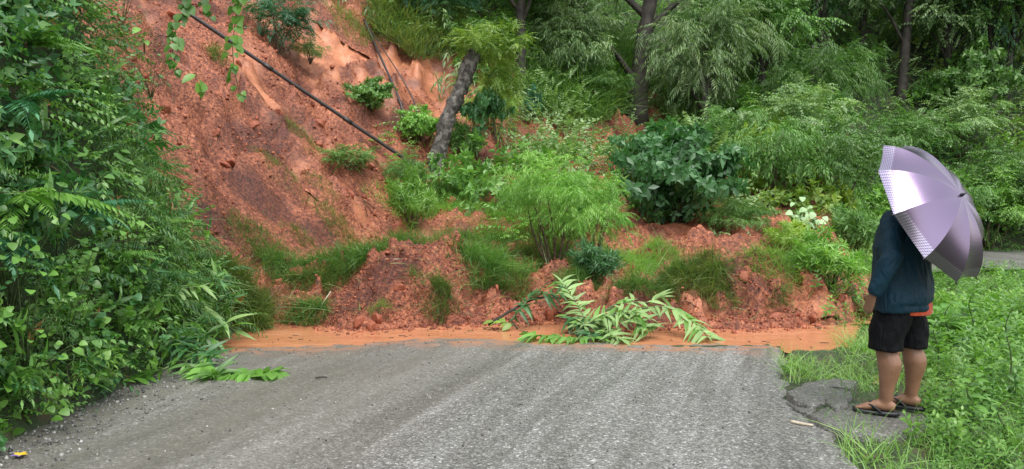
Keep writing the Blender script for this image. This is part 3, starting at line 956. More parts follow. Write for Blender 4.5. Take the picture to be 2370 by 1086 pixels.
x, y = x[k], y[k]
crumbs('soil_crumbs', x, y, deb_z, .005 + .015 * r.random(len(x)) ** 3.2, r, DEBRIS)
n = 24000
x = r.uniform(-8.5, 2.5, n); y = 9.4 + 11.6 * r.random(n) ** 1.2
k = (hill_d(x, y) > .0) & (r.random(n) > slickness(x, y) * .92)
x, y = x[k], y[k]
crumbs('soil_crumbs', x, y, scar_z, .008 + .026 * r.random(len(x)) ** 4, r, SCAR)
BIG = [big_clod(k) for k in range(6)]
for k in range(110):
    x = r.uniform(-3.6, 4.3); y = float(toe(np.array(x))) + r.random() ** 1.5 * 2.8 + .02
    zz = float(deb_z(np.array([x]), np.array([y]))[0])
    if zz < -.02: continue
    s = .035 + .06 * r.random() ** 2.5
    link('mud_clod', BIG[k % 6], DEBRIS, (x, y, zz + s * .2), tuple(r.uniform(0, 6, 3)), (s * 1.2, s, s * .8))
for k in range(130):
    x = r.uniform(-6.5, 1.0); y = r.uniform(10.3, 18)
    if hill_d(np.array(x), np.array(y)) < .2: continue
    s = .04 + .09 * r.random() ** 3
    zz = float(scar_z(np.array([x]), np.array([y]))[0])
    link('mud_clod', BIG[k % 6], SCAR, (x, y, zz + s * .1), tuple(r.uniform(0, 6, 3)), (s * 1.2, s, s * .8))
# torn roots, stems and grass mixed into the mud
n = 900
x = r.uniform(-3.8, 4.4, n); y = toe(x) + .1 + 3.0 * r.random(n)
P = np.stack([x, y, deb_z(x, y) + .015], -1)
mb = MB(); grass_at(mb, P, .10 + .16 * r.random(n), r, None, 1.2)
tag(link('torn_grass', mb.mesh('torn_grass', M['grass_muddy']), DEBRIS), kind='stuff')
mb = MB()
for k in range(240):
    on_scar = k % 2
    x0 = r.uniform(-6, 0) if on_scar else r.uniform(-3.6, 4.0)
    y0 = r.uniform(10.5, 16) if on_scar else float(toe(np.array(x0))) + .1 + 2.6 * r.random()
    zf = scar_z if on_scar else deb_z
    if on_scar and hill_d(np.array(x0), np.array(y0)) < .3: continue
    a_ = r.uniform(0, 6.28); ln = .08 + .3 * r.random() ** 2
    xs = x0 + np.array([0, .5, 1]) * ln * math.cos(a_); ys = y0 + np.array([0, .5, 1]) * ln * math.sin(a_)
    zs = zf(xs, ys) + .01 + np.array([0, .03, .01]) * r.random()
    tube(mb, np.stack([xs, ys, zs], -1), [.006, .005, .003], 4)
tag(link('torn_roots', mb.mesh('torn_roots', M['stem_brown']), DEBRIS), kind='stuff')
# floating scraps along the water's edge and stone chips on the road
n = 1500
x = r.uniform(-3.0, 3.6, n); y = toe(x) - .32 * r.random(n) ** 2
crumbs('soil_crumbs', x, y, lambda a, b: np.full_like(a, WATER_Z - .004), .006 + .03 * r.random(n) ** 4, r, DEBRIS)
mb = MB()
for k in range(70):
    x0 = r.uniform(-2.6, 3.2); y0 = float(waterline(np.array(x0))) + .1 + .7 * r.random()
    a_ = r.uniform(0, 6.28); ln = .02 + .09 * r.random() ** 2
    tube(mb, [[x0, y0, WATER_Z + .004], [x0 + ln * math.cos(a_), y0 + ln * math.sin(a_), WATER_Z + .006]], .004, 4)
tag(link('floating_scraps', mb.mesh('floating_scraps', M['stem_brown']), DEBRIS), kind='stuff')
n = 2600
x = r.uniform(-3.0, 2.6, n); y = 3.6 + 4.6 * r.random(n)
k = (x > left_edge(y) + .05) & (x < right_edge(y) - .05) & (y < waterline(x) - .05)
x, y = x[k], y[k]
M['chip'] = plain('stone_chip', (.24, .235, .225), .6, var=.6, bscale=300)
def chip_mat():
    m, N, L, b = mat('stone_chips')
    geo = N.new('ShaderNodeNewGeometry')
    rr = ramp(N, [(0, (.03, .03, .03)), (.45, (.12, .118, .11)), (.9, (.22, .215, .205)), (1, (.42, .42, .40))])
    L.new(geo.outputs['Random Per Island'], rr.inputs[0]); L.new(rr.outputs[0], b.inputs['Base Color'])
    b.inputs['Roughness'].default_value = .5
    return m
M['chip'] = chip_mat()
crumbs('gravel', x, y, road_z, .003 + .007 * r.random(len(x)) ** 3, r, ROAD, 'chip')
# gravel washed against the left edge of the road
n = 1500
y = r.uniform(3.8, 7.8, n); x = left_edge(y) + np.abs(r.normal(0, .28, n)) + .02
crumbs('gravel', x, y, road_z, .004 + .014 * r.random(n) ** 3, r, ROAD, 'chip')

# ------------------------------------------------------------------ undergrowth that nobody could count
def project(P):
    P = np.asarray(P, float)
    cp, sp = math.cos(PITCH), math.sin(PITCH)
    dz = P[..., 2] - CAM_Z
    f = P[..., 1] * cp - dz * sp; u = P[..., 1] * sp + dz * cp
    return 1185 + FPX * P[..., 0] / f, 543 - FPX * u / f
def normals(x, y, e=.12):
    gx = (ground(x + e, y) - ground(x - e, y)) / (2 * e); gy = (ground(x, y + e) - ground(x, y - e)) / (2 * e)
    g = np.hypot(gx, gy); s = np.minimum(1, 3.0 / np.maximum(g, 1e-6))
    return nrm(np.stack([-gx * s, -gy * s, np.ones_like(gx)], -1)), np.sqrt(1 + np.minimum(g, 5) ** 2)
def sample_surface(x0, x1, y0, y1, n, r, wmax=4.0):
    x = r.uniform(x0, x1, n * 4); y = r.uniform(y0, y1, n * 4)
    N_, w = normals(x, y)
    k = np.nonzero(r.random(n * 4) < w / wmax)[0][:n]
    return x[k], y[k], N_[k]

r = np.random.default_rng(21)
# --- left bank
x, y, N_ = sample_surface(-6.8, -3.02, 2.2, 9.6, 9800, r)
k = (hill_d(x, y) > .02) & ~((y > 8.55 + .35 * np.clip(ground(x, y), 0, 2)) & (x > -4.6))
x, y, N_ = x[k], y[k], N_[k]
P = np.stack([x, y, ground(x, y)], -1) + N_ * (r.random((len(x), 1)) ** 1.5 * .30)
px, py = project(P)
zone = fbm(P[:, 1] * 1.1 + 3, P[:, 2] * 1.3, 101, 3)
D = N_ * .8 + r.normal(0, .45, P.shape); D[:, 2] -= .15
pick = np.full(len(x), 'fine', dtype=object)
low = P[:, 2] < 1.0 + .5 * zone
edge_ = px > 330 + 60 * zone
pick[low & (r.random(len(x)) < .75)] = 'heart'
pick[~low & (zone > .15)] = 'broad'
pick[~low & (zone < -.35) & (r.random(len(x)) < .6)] = 'mimosa'
pick[edge_ & (r.random(len(x)) < .65)] = 'feather'
pick[r.random(len(x)) < .08] = 'lance'
cfg = {'fine': ('leaf_mid', .26), 'heart': ('leaf_bright', .155), 'broad': ('leaf_dark', .19), 'mimosa': ('leaf_mid', .42), 'feather': ('leaf_mid', .24), 'lance': ('leaf_mid', .22)}
for kind, (mm, sz) in cfg.items():
    s = pick == kind
    for q, m_ in enumerate([mm, 'leaf_dark' if mm != 'leaf_dark' else 'leaf_mid']):
        s2 = s & ((r.random(len(x)) < .72) == (q == 0))
        mb = MB(); spray_mass(mb, kind, P[s2], D[s2], sz * r.uniform(.6, 1.25, s2.sum()), r)
        o = link('bank_undergrowth', mb.mesh('bank_undergrowth', M[m_]))
        tag(o, 'tangled wet leaves covering the steep bank left of the road', 'undergrowth', kind='stuff')
n = 420
y = r.uniform(3.0, 8.0, n); x = left_edge(y) - .02 - .22 * r.random(n)
BANK_FOOT = (x, y)
s_ = r.choice(len(P), 150)
mb = MB(); spray_mass(mb, 'lance', P[s_], D[s_], .16 * r.uniform(.6, 1.2, 150), r)
tag(link('dead_leaves', mb.mesh('dead_leaves', M['leaf_red'])), 'withered brown leaves scattered through the left bank', 'leaves', kind='stuff')
mb = MB()
for q in r.choice(len(P), 110):
    d_ = nrm(N_[q] + r.normal(0, .6, 3)); ln = r.uniform(.15, .5)
    a_ = P[q] - N_[q] * .1
    tube(mb, curve_pts([a_, a_ + d_ * ln * .5 + r.normal(0, .03, 3), a_ + d_ * ln + np.array([0, 0, -.06])], 6), np.linspace(.005, .002, 6), 4)
tag(link('bare_twigs', mb.mesh('bare_twigs', M['stem_brown'])), 'thin bare twigs poking out of the left bank', 'twigs', kind='stuff')
# fine grass hanging on the bank's right edge
x, y, N_ = sample_surface(-5.2, -3.05, 7.3, 9.3, 2600, r)
P = np.stack([x, y, ground(x, y)], -1)
k = (hill_d(x, y) > .05) & (P[:, 2] < 2.6) & (y < 8.5 + .35 * np.clip(P[:, 2], 0, 2))
P = P[k] + N_[k] * .05
mb = MB(); grass_at(mb, P, .30 * r.uniform(.5, 1.2, len(P)), r, lean=-1.4, tilt=.6)
o = link('bank_grass', mb.mesh('bank_grass', M['grass']))
tag(o, 'fine drooping grass along the right edge of the left bank', 'grass', kind='stuff')

# --- hillside behind
def scar_limit(py):
    return np.interp(py, [-300, -100, 0, 80, 140, 190, 250, 300, 340, 380, 420, 560], [640, 760, 810, 890, 985, 1040, 1010, 1000, 960, 930, 900, 900])
def bare(px, py):
    jit = 0
    b = px < scar_limit(py)
    b |= ((px - 1085) / 75) ** 2 + ((py - 400) / 75) ** 2 < 1
    return b
# bushes merging into one thicket: domes of foliage over seeds spread on the slope
sx = []; sy = []
for _ in range(6000):
    a_, b_ = r.uniform(-8, 24), r.uniform(12, 33)
    if hill_d(np.array(a_), np.array(b_)) < .4 and not (b_ > 12.9 and -.6 < a_ < 9.5 and hill_d(np.array(a_), np.array(b_)) > -4.5): continue
    if all((a_ - q) ** 2 + (b_ - w) ** 2 > 1.15 ** 2 for q, w in zip(sx, sy)): sx.append(a_); sy.append(b_)
sx, sy = np.array(sx), np.array(sy)
spx, spy = project(np.stack([sx, sy, ground(sx, sy)], -1))
ok = ~bare(spx - 12, spy) & (spx < 2600) & (spx > 700) & (spy > -330) & (spy < 548) & ~((spy > 470) & (spx < 1150))
sx, sy, spx, spy = sx[ok], sy[ok], spx[ok], spy[ok]
ns = len(sx)
species = np.where(spx < 1760, r.choice([0, 1, 2, 3, 6, 1, 6], ns), r.choice([0, 2, 4, 5, 1, 6], ns))
rad_ = r.uniform(.8, 1.5, ns); hgt_ = r.uniform(.5, 1.7, ns) * np.where(spy > 500, .42, np.where(spy > 380, .7, 1))
edge_d = spx - scar_limit(spy)
front = np.exp(-((spx - 1475) / 75) ** 2) * (spy > 150) + .5 * np.exp(-((spx - 2085) / 50) ** 2) * (spy > 150) + .8 * np.exp(-((spx - 1207) / 50) ** 2) * (spy > 120) * (spy < 330)
hgt_ *= 1 - .75 * front; rad_ *= 1 - .35 * front
hgt_ *= np.clip(edge_d / 160, .35, 1); rad_ *= np.clip(edge_d / 120, .5, 1)
SP = [('broad_far', 'leaf_mid', .34, .2), ('feather', 'leaf_mid', .46, .2), ('fine', 'leaf_bright', .38, .25), ('bamboo', 'leaf_grey', .46, .55), ('fine', 'leaf_dark', .38, .25), ('broad_far', 'leaf_yellow', .30, .2), ('fine', 'leaf_grey', .40, .1)]
bags = {}
for i in range(ns):
    n_ = int(92 * rad_[i] ** 2 * (1 + .6 * hgt_[i]) * np.clip(20 / sy[i], .6, 1.3))
    o = nrm(r.normal(0, 1, (n_, 3))); o[:, 2] = np.abs(o[:, 2])
    lump = 1 + .28 * np.sin(o[:, 0] * 5 + i) * np.sin(o[:, 1] * 5 + 2 * i)
    q = r.uniform(.55, 1.08, n_) * lump
    X_, Y_ = sx[i] + o[:, 0] * rad_[i] * q, sy[i] + o[:, 1] * rad_[i] * q
    P = np.stack([X_, Y_, ground(X_, Y_) + .05 + o[:, 2] * hgt_[i] * q], -1)
    D = o * .9 + r.normal(0, .4, P.shape); D[:, 2] -= SP[species[i]][3]
    bags.setdefault(species[i], []).append((P, D, SP[species[i]][2] * r.uniform(.6, 1.25, n_)))
for k_, lst in bags.items():
    kind, m_, sz, dr = SP[k_]
    mb = MB(); spray_mass(mb, kind, np.concatenate([q[0] for q in lst]), np.concatenate([q[1] for q in lst]), np.concatenate([q[2] for q in lst]), r)
    o = link('hillside_thicket', mb.mesh('hillside_thicket', M[m_]))
    tag(o, 'dense green thicket carpeting the hillside behind the slide', 'thicket', kind='stuff')
print('thicket seeds', ns)
# long grass hanging down the open parts of the slope
def slope_grass(px0, px1, py0, py1, n, hgt, m_, seed, label):
    r = np.random.default_rng(seed)
    x, y, N_ = sample_surface(-8, 16, 11, 32, 40000, r, 2.2)
    P = np.stack([x, y, ground(x, y)], -1); a, b = project(P)
    e = ((a - (px0 + px1) / 2) / ((px1 - px0) / 2)) ** 2 + ((b - (py0 + py1) / 2) / ((py1 - py0) / 2)) ** 2 + .35 * fbm(x, y, seed, 2)
    s = np.nonzero((e < 1) & (hill_d(x, y) > -.5) & (a > scar_limit(b) - 12))[0][:n]
    s = np.repeat(s, max(1, n // max(len(s), 1)))
    Q = P[s] + r.normal(0, .05, (len(s), 3))
    mb = MB(); grass_at(mb, Q, hgt * r.uniform(.5, 1.2, len(s)), r, lean=math.pi, tilt=.35)
    o = link('slope_grass', mb.mesh('slope_grass', M[m_]))
    tag(o, label, 'grass', kind='stuff')
slope_grass(840, 1080, -40, 150, 4500, .65, 'grass_muddy', 1, 'long pale grass hanging over the top right rim of the scar')
slope_grass(1200, 1500, 90, 300, 5000, .8, 'grass', 2, 'long dark grass on the slope beside the leaning dark trunk')
slope_grass(1540, 1830, 190, 360, 5000, .7, 'grass_light', 3, 'light green grass on the slope right of the leaning trunk')
slope_grass(1450, 1800, 470, 570, 4000, .45, 'grass_light', 4, 'pale grass fringe along the top of the slide')

# ------------------------------------------------------------------ trees
tree('tree', 'tall tree with dark leaning trunk and feathery drooping boughs, centre of hillside', 1470, 268, .13, 8.0, .29, 3.6, 2.6, 'feather', 'leaf_grey', 0, 1500, .2,
     extra=[(-1.7, -.3, 2.5, 2.3, 1.5, 'bamboo', 'leaf_grey', 1), (2.0, -.3, 2.4, 2.2, 1.6, 'feather', 'leaf_mid', 2), (-1.6, .8, 4.2, 2.0, 1.2, 'fine', 'leaf_grey', 1), (2.6, .5, 3.9, 2.4, 1.6, 'feather', 'leaf_grey', 0)])
tree('tree', 'tree with thin dark trunk rising beside the vine-capped snag', 1207, 200, .0, 6.5, .16, 2.8, 2.0, 'feather', 'leaf_grey', 0, 1500, .2,
     extra=[(.8, -.4, 3.0, 2.4, 1.5, 'bamboo', 'leaf_grey', 1), (-1.5, .3, 3.4, 2.6, 1.5, 'feather', 'leaf_mid', 2)])
tree('tree', 'pale crowned tree with slender dark trunk above the umbrella', 2085, 228, .09, 8.0, .17, 4.2, 3.0, 'fine', 'leaf_grey', 0, 1700, .17,
     extra=[(2.2, -.5, 3.9, 3.4, 2.0, 'fine', 'leaf_yellow', 1), (-1.4, -.5, 3.2, 2.6, 1.7, 'fine', 'leaf_grey', 2), (.9, -.4, 5.0, 3.2, 1.8, 'fine', 'leaf_grey', 2)])
tree('tree', 'broad dark green tree between the two bare dark trunks', 1880, 215, .0, 6.6, .16, 4.6, 5.2, 'fine', 'leaf_dark', 3, 1900, .16, crown_at=.62)
tree('tree', 'feathery bright tree right of the leaning dark trunk', 1700, 270, .02, 5.2, .11, 3.4, 2.6, 'feather', 'leaf_bright', 4, 1100, .26, crown_at=.68)
tree('tree', 'dark bluish tree in the top right corner', 2290, 255, .02, 7.0, .2, 5.0, 5.6, 'fine', 'leaf_blue', 5, 1900, .16, crown_at=.62)
tree('tree', 'dim tree at the far right edge behind the bluish tree', 2420, 300, .0, 9.5, .2, 6.0, 6.4, 'broad_far', 'leaf_dark', 6, 1400, .2, depth=27, crown_at=.62)
for (px, dep, h, w, ch, kind, lm, lab) in [
        (1110, 23.5, 4.2, 3.6, 3.4, 'fine', 'leaf_mid', 'round green crown at the top edge behind the thin dark trunk'),
        (1330, 24, 4.6, 3.4, 3.4, 'bamboo', 'leaf_grey', 'grey green drooping crown at the top edge left of the leaning trunk'),
        (1620, 23, 4.6, 3.6, 3.6, 'feather', 'leaf_grey', 'feathery crown at the top edge right of the leaning trunk'),
        (1760, 25, 5.0, 3.8, 4.0, 'fine', 'leaf_mid', 'green crown at the top edge left of the broad dark tree'),
        (1990, 27, 5.5, 4.2, 4.6, 'fine', 'leaf_grey', 'pale crown behind the broad dark tree and slender trunk'),
        (2210, 28, 6.0, 4.6, 5.0, 'bamboo', 'leaf_grey', 'hazy crown behind the pale crowned tree'),
        (2195, 26, 4.6, 3.4, 3.4, 'fine', 'leaf_grey', 'pale crown right of the slender dark trunk, above the umbrella'),
        (2330, 26, 5.0, 4.0, 4.2, 'fine', 'leaf_mid', 'green crown at the right edge in front of the bluish tree'),
        (1880, 23.5, 3.6, 3.2, 3.0, 'feather', 'leaf_mid', 'feathery crown low in front of the broad dark tree'),
        (960, 24, 3.6, 3.2, 2.8, 'feather', 'leaf_mid', 'leafy crown at the top edge above the pale hanging grass')]:
    tree('tree', lab, px, 200, 0, h, .12, w, ch, kind, lm, 7, 1100, .24, depth=dep, crown_at=.6, group='trees at the top of the hillside')

# the broken snag with a cap of creepers
def snag():
    b = on_ground(1000, 392)
    t = thing('dead_tree', 'mottled grey broken trunk leaning right, capped with yellow green creepers', 'tree', b)
    top = at(1098, 120, b[1] + .3) - b
    r = np.random.default_rng(5)
    path = curve_pts([[0, 0, -.3], top * .35 + np.array([-.05, 0, 0]), top * .7 + np.array([.0, 0, 0]), top], 26)
    rad = np.interp(np.linspace(0, 1, 26), [0, .1, .5, .9, 1], [.24, .17, .15, .16, .14]) * (1 + .07 * r.normal(size=26))
    mb = MB(); tube(mb, path, rad, 14)
    V, Q, T = mb.arrays(); V = V + .02 * r.normal(size=V.shape)
    link('trunk', MB().add(V, Q, T).mesh('trunk', M['bark_grey'], True), t)
    me, c, cr = crown('fine', 'leaf_yellow', 11, 1300, .24, 18, .5, .7)
    crown_link('creeper_cap', me, 'leaf_yellow', t, top + np.array([.28, -.05, .10]), (0, 0, .4), (.86, .8, .72))
    me, c, cr = crown('fine', 'leaf_yellow', 12, 900, .26, 14, .6, .9)
    crown_link('creeper_cap', me, 'leaf_yellow', t, top + np.array([.62, .15, -.75]), (0, 0, 0), (.5, .5, .95))
    me, c, cr = crown('heart', 'leaf_dark', 13, 500, .3, 12, .6, .9)
    crown_link('creeper', me, 'leaf_dark', t, top * .55 + np.array([.62, .25, -.1]), (0, 0, 0), (.55, .5, .9))
snag()

# ------------------------------------------------------------------ shrubs on hillside, scar and slide
def S(*a, **k): return shrub('shrub', *a, **k)
S('bright feathery young tree standing on the slide, left of the dark bush', 'shrub', 1285, 585, 1.5, 1.4, 'feather', 'leaf_bright', 20, 800, .32, droop=.1, rz=.8, depth=11.7, lift=.45)
S('smaller bright feathery young tree just right of the larger one', 'shrub', 1378, 590, 1.2, 1.1, 'feather', 'leaf_bright', 21, 420, .40, droop=.1, depth=11.4, lift=.3)
S('low leafy green crown between and behind the two feathery young trees', 'shrub', 1330, 470, 1.5, 1.3, 'fine', 'leaf_bright', 22, 900, .26, depth=13.2)
S('large dark broadleaf bush right of the feathery young trees', 'shrub', 1560, 545, 2.4, 2.0, 'broad', 'leaf_dark', 24, 1500, .21, depth=14.2, sink=.3)
S('dark glossy bush just above the large dark broadleaf bush', 'shrub', 1520, 380, 1.9, 1.5, 'broad', 'leaf_dark', 24, 1200, .22, depth=16.0)
S('drooping narrow-leaved bush behind the pale-leaved plant', 'shrub', 1790, 500, 1.9, 1.7, 'bamboo', 'leaf_mid', 25, 1200, .30, depth=15.5)
S('mid green bush between the drooping narrow-leaved bush and the umbrella', 'shrub', 1950, 520, 2.1, 2.0, 'fine', 'leaf_mid', 26, 1300, .25, depth=15.8)
S('light green mounded bush above the drooping narrow-leaved bush', 'shrub', 1850, 380, 2.8, 1.7, 'fine', 'leaf_grey', 27, 1300, .24, depth=18.0)
S('big-leaved sapling halfway up the hillside, left of the slender trunk', 'shrub', 1870, 315, 2.2, 2.2, 'broad', 'leaf_mid', 28, 500, .34, depth=20.5)
S('bright green bush beneath the slender dark trunk', 'shrub', 1995, 330, 2.0, 1.4, 'broad_far', 'leaf_bright', 29, 900, .3, depth=20)
S('yellow and reddish bush above the umbrella top', 'shrub', 2140, 345, 2.2, 2.0, 'broad_far', 'leaf_yellow', 30, 900, .28, depth=20)
S('rusty brown withered bush touching the umbrella top on its right', 'shrub', 2205, 365, 1.1, .7, 'broad_far', 'leaf_red', 31, 300, .3, depth=19.6)
S('tall leafy bush at the right edge above the far road', 'shrub', 2330, 420, 2.8, 2.6, 'fine', 'leaf_mid', 32, 1300, .25, depth=22)
S('dense hedge-like bush right of the umbrella by the far road', 'shrub', 2290, 560, 2.6, 2.2, 'fine', 'leaf_bright', 33, 1300, .25, depth=21.5)
S('dark green bush at the right edge behind the far road', 'shrub', 2400, 560, 2.6, 2.4, 'fine', 'leaf_mid', 26, 1300, .25, depth=21.8)
S('leafy bush above the umbrella, below the slender dark trunk', 'shrub', 2110, 300, 2.6, 2.0, 'fine', 'leaf_mid', 26, 1300, .25, depth=23.5)
S('leafy bush at the right, between slender trunk and bluish corner tree', 'shrub', 2230, 320, 2.6, 2.0, 'fine', 'leaf_grey', 27, 1300, .24, depth=24)
S('leafy bush hidden partly behind the umbrella canopy', 'shrub', 2150, 520, 2.6, 2.3, 'fine', 'leaf_mid', 32, 1300, .25, depth=20.0)
S('bush at the foot of the mottled leaning trunk', 'shrub', 1072, 375, .95, .85, 'lance', 'leaf_mid', 34, 500, .3)
S('dark creeper-covered bush below the creeper cap of the broken trunk', 'shrub', 1145, 330, 1.3, 1.5, 'fine', 'leaf_yellow', 12, 900, .26)
S('bluish green broadleaf climber left of the feathery young trees', 'shrub', 1235, 300, .55, 1.1, 'heart', 'leaf_blue', 36, 260, .34)
S('dark round bush high on the red scar, below the top edge', 'shrub', 645, 128, 1.65, 1.35, 'fine', 'leaf_blue', 37, 1200, .24)
S('small grassy bush on the right foot of the dark scar bush', 'shrub', 718, 140, .8, .55, 'feather', 'leaf_mid', 38, 400, .34)
S('broadleaf clump in mid scar beneath the long black pipe', 'shrub', 855, 252, 1.1, .85, 'broad', 'leaf_mid', 39, 700, .26, sink=.22)
S('green clump where the black pipe ends beside the snag', 'shrub', 972, 322, .95, .8, 'broad', 'leaf_bright', 40, 650, .26, sink=.2)
S('low dark clump under the broadleaf clump in mid scar', 'shrub', 805, 392, 1.2, .6, 'fine', 'leaf_mid', 41, 600, .3, sink=.15)
S('pale tipped leafy plant at the right end of the scar foot', 'shrub', 955, 530, .85, .95, 'lance', 'leaf_bright', 42, 330, .32)
S('bushy grass-like plant behind the pale tipped leafy plant', 'shrub', 950, 440, 1.0, .8, 'feather', 'leaf_mid', 38, 400, .34)
S('dark green leafy herb standing on the slide behind the fallen branches', 'shrub', 1372, 660, .75, .55, 'lance', 'leaf_dark', 43, 300, .34)
S('yellowish leafy herb at the right end of the slide', 'shrub', 1830, 600, .9, .6, 'lance', 'leaf_yellow', 44, 350, .30)
S('bright leafy herb right of the slide, nearest its tip', 'shrub', 1925, 670, .95, .7, 'lance', 'leaf_bright', 45, 380, .30)
S('leafy herb just left of the man in the jacket', 'shrub', 1965, 590, .95, .8, 'lance', 'leaf_mid', 46, 380, .30)
S('small leafy herb under the umbrella rim, behind the man', 'shrub', 2195, 700, .6, .55, 'lance', 'leaf_bright', 45, 380, .30, depth=8.6)
S('fresh green fern-like bush above the far end of the slide', 'shrub', 1700, 545, 1.2, .7, 'feather', 'leaf_mid', 21, 900, .36)
for (px, py, w, h, kind, lm, v, lab) in [
        (1385, 250, 1.7, 1.4, 'feather', 'leaf_mid', 50, 'feathery bush left of the leaning dark trunk foot'),
        (1310, 210, 2.4, 1.9, 'bamboo', 'leaf_grey', 51, 'drooping grey green bush left of the leaning dark trunk'),
        (1625, 300, 2.0, 1.6, 'bamboo', 'leaf_grey', 51, 'drooping grey green bush right of the leaning dark trunk foot'),
        (1680, 390, 2.0, 1.5, 'feather', 'leaf_mid', 50, 'feathery bush right of the dark glossy bush'),
        (1250, 120, 2.6, 2.0, 'fine', 'leaf_mid', 52, 'leafy bush right of the creeper cap near the top edge'),
        (1000, 70, 2.2, 1.7, 'feather', 'leaf_blue', 53, 'bluish bush at the top edge right of the scar'),
        (930, 20, 2.0, 1.6, 'bamboo', 'leaf_grey', 51, 'grey green bush at the top edge where the scar narrows'),
        (1960, 250, 2.2, 2.0, 'fine', 'leaf_mid', 52, 'leafy bush left of the slender dark trunk foot'),
        (1720, 330, 2.0, 1.6, 'fine', 'leaf_bright', 54, 'bright bush under the feathery bright tree'),
        (2240, 290, 2.4, 2.2, 'broad_far', 'leaf_mid', 55, 'leafy bush under the bluish corner tree'),
        (1100, 160, 1.8, 1.4, 'fine', 'leaf_mid', 52, 'leafy bush tucked behind the creeper cap')]:
    S(lab, 'shrub', px, py, w, h, kind, lm, v, 1000, .26)

# ------------------------------------------------------------------ sods of grass carried down by the slide
turf('large grass sod on the slide, left of the tallest red mound', 800, 590, 200, .42, .34, 1500, 'grass', mudlump=.10)
turf('grass sod at the left end of the slide\'s grass, above the dark hollow', 665, 612, 110, .28, .28, 800, 'grass')
turf('dark overhanging grass sod beside the left bank, at the foot of the slide', 545, 668, 110, .34, .42, 1300, 'grass_muddy', mudlump=.2)
turf('grass tongue trailing down to the water below the dark overhanging sod', 590, 735, 60, .12, .25, 260, 'grass_muddy', muddy=False)
turf('small grass tuft low on the slide between two red mounds', 715, 705, 80, .16, .26, 420, 'grass')
turf('grass sod spilling down the right of the tallest red mound', 1120, 600, 150, .38, .34, 1300, 'grass')
turf('narrow grass streak down the front of the tallest red mound', 1020, 665, 50, .22, .24, 350, 'grass_muddy', muddy=False)
turf('little yellowish grass tuft low on the tallest red mound', 880, 690, 45, .1, .12, 120, 'grass_light', muddy=False)
turf('thin grass sod on the upper slide beneath the scar foot', 790, 510, 100, .3, .2, 420, 'grass_muddy')
turf('green grass patch on the upper slide right of the scar foot', 1080, 535, 200, .6, .3, 1200, 'grass')
turf('bright grass patch below the bare soil beside the snag', 1210, 505, 210, .7, .34, 1500, 'grass_light', muddy=False)
turf('grass patch around the foot of the smaller feathery young tree', 1430, 600, 170, .5, .32, 1200, 'grass_light')
turf('grass sod between the two bare mounds of the upper slide', 1610, 620, 130, .42, .3, 1000, 'grass_muddy')
turf('small grass tuft on the right red mound', 1800, 668, 50, .15, .16, 220, 'grass_muddy', muddy=False)
turf('grass patch left of the dark leafy herb', 1290, 585, 90, .2, .2, 400, 'grass', muddy=False)
turf('grass tuft below the bright grass sod in the gully', 1185, 640, 60, .18, .22, 300, 'grass_muddy')
turf('small green sod in the middle of the scar', 645, 405, 80, .22, .14, 300, 'grass_muddy')
turf('small green sod at the left of the upper slide', 560, 520, 70, .2, .16, 220, 'grass_muddy')
turf('thin dark sod on the scar above the upper slide', 690, 320, 80, .22, .18, 260, 'grass_muddy')
turf('thin dark sod near the top of the scar by the second cable', 810, 62, 80, .3, .3, 320, 'grass_muddy')
turf('small dark sod beside the hanging vine', 505, 140, 40, .2, .25, 200, 'grass_muddy')
turf('sparse sod below the broadleaf clump', 745, 440, 60, .2, .15, 160, 'grass_muddy')
turf('sparse sod in the middle of the slide front', 700, 530, 70, .2, .16, 200, 'grass_muddy')
turf('long grass sod lying behind the crest of the tallest red mound', 930, 545, 150, .35, .30, 900, 'grass')
turf('wide grass sod right of the spilling grass, below the feathery young trees', 1250, 560, 120, .35, .28, 900, 'grass_muddy')
turf('grass sod in front of the dark leafy herb', 1345, 640, 80, .2, .24, 500, 'grass')
turf('grass trailing between the two right-hand red mounds', 1660, 655, 70, .25, .24, 420, 'grass_muddy')
turf('grass sod above the middle of the right mounds', 1480, 640, 110, .25, .26, 700, 'grass')
turf('green tuft on the crest left of the right mounds', 1560, 610, 70, .2, .24, 380, 'grass')
turf('dark grass sod sagging under the large left sod', 730, 640, 120, .22, .26, 650, 'grass_muddy')
turf('grass rim behind the yellowish herb at the right end of the slide', 1770, 595, 110, .3, .26, 600, 'grass_light')
turf('grass tuft left of the narrow streak on the tallest mound', 960, 625, 40, .12, .16, 160, 'grass_muddy', muddy=False)
turf('long grass mat draped below the foot of the snag', 1010, 455, 150, .5, .34, 800, 'grass', muddy=False)
turf('grass mat between the pale tipped plant and the tallest mound', 1010, 500, 190, .5, .3, 900, 'grass_light', muddy=False)
turf('grass mat left of the bright grass patch below the snag', 1110, 470, 120, .5, .3, 600, 'grass', muddy=False)
turf('weedy grass on the upper slide above the left sods', 620, 545, 120, .3, .2, 420, 'grass_muddy')
turf('pale grass fringe sod at the top of the right mounds', 1520, 575, 80, .3, .28, 450, 'grass_light')

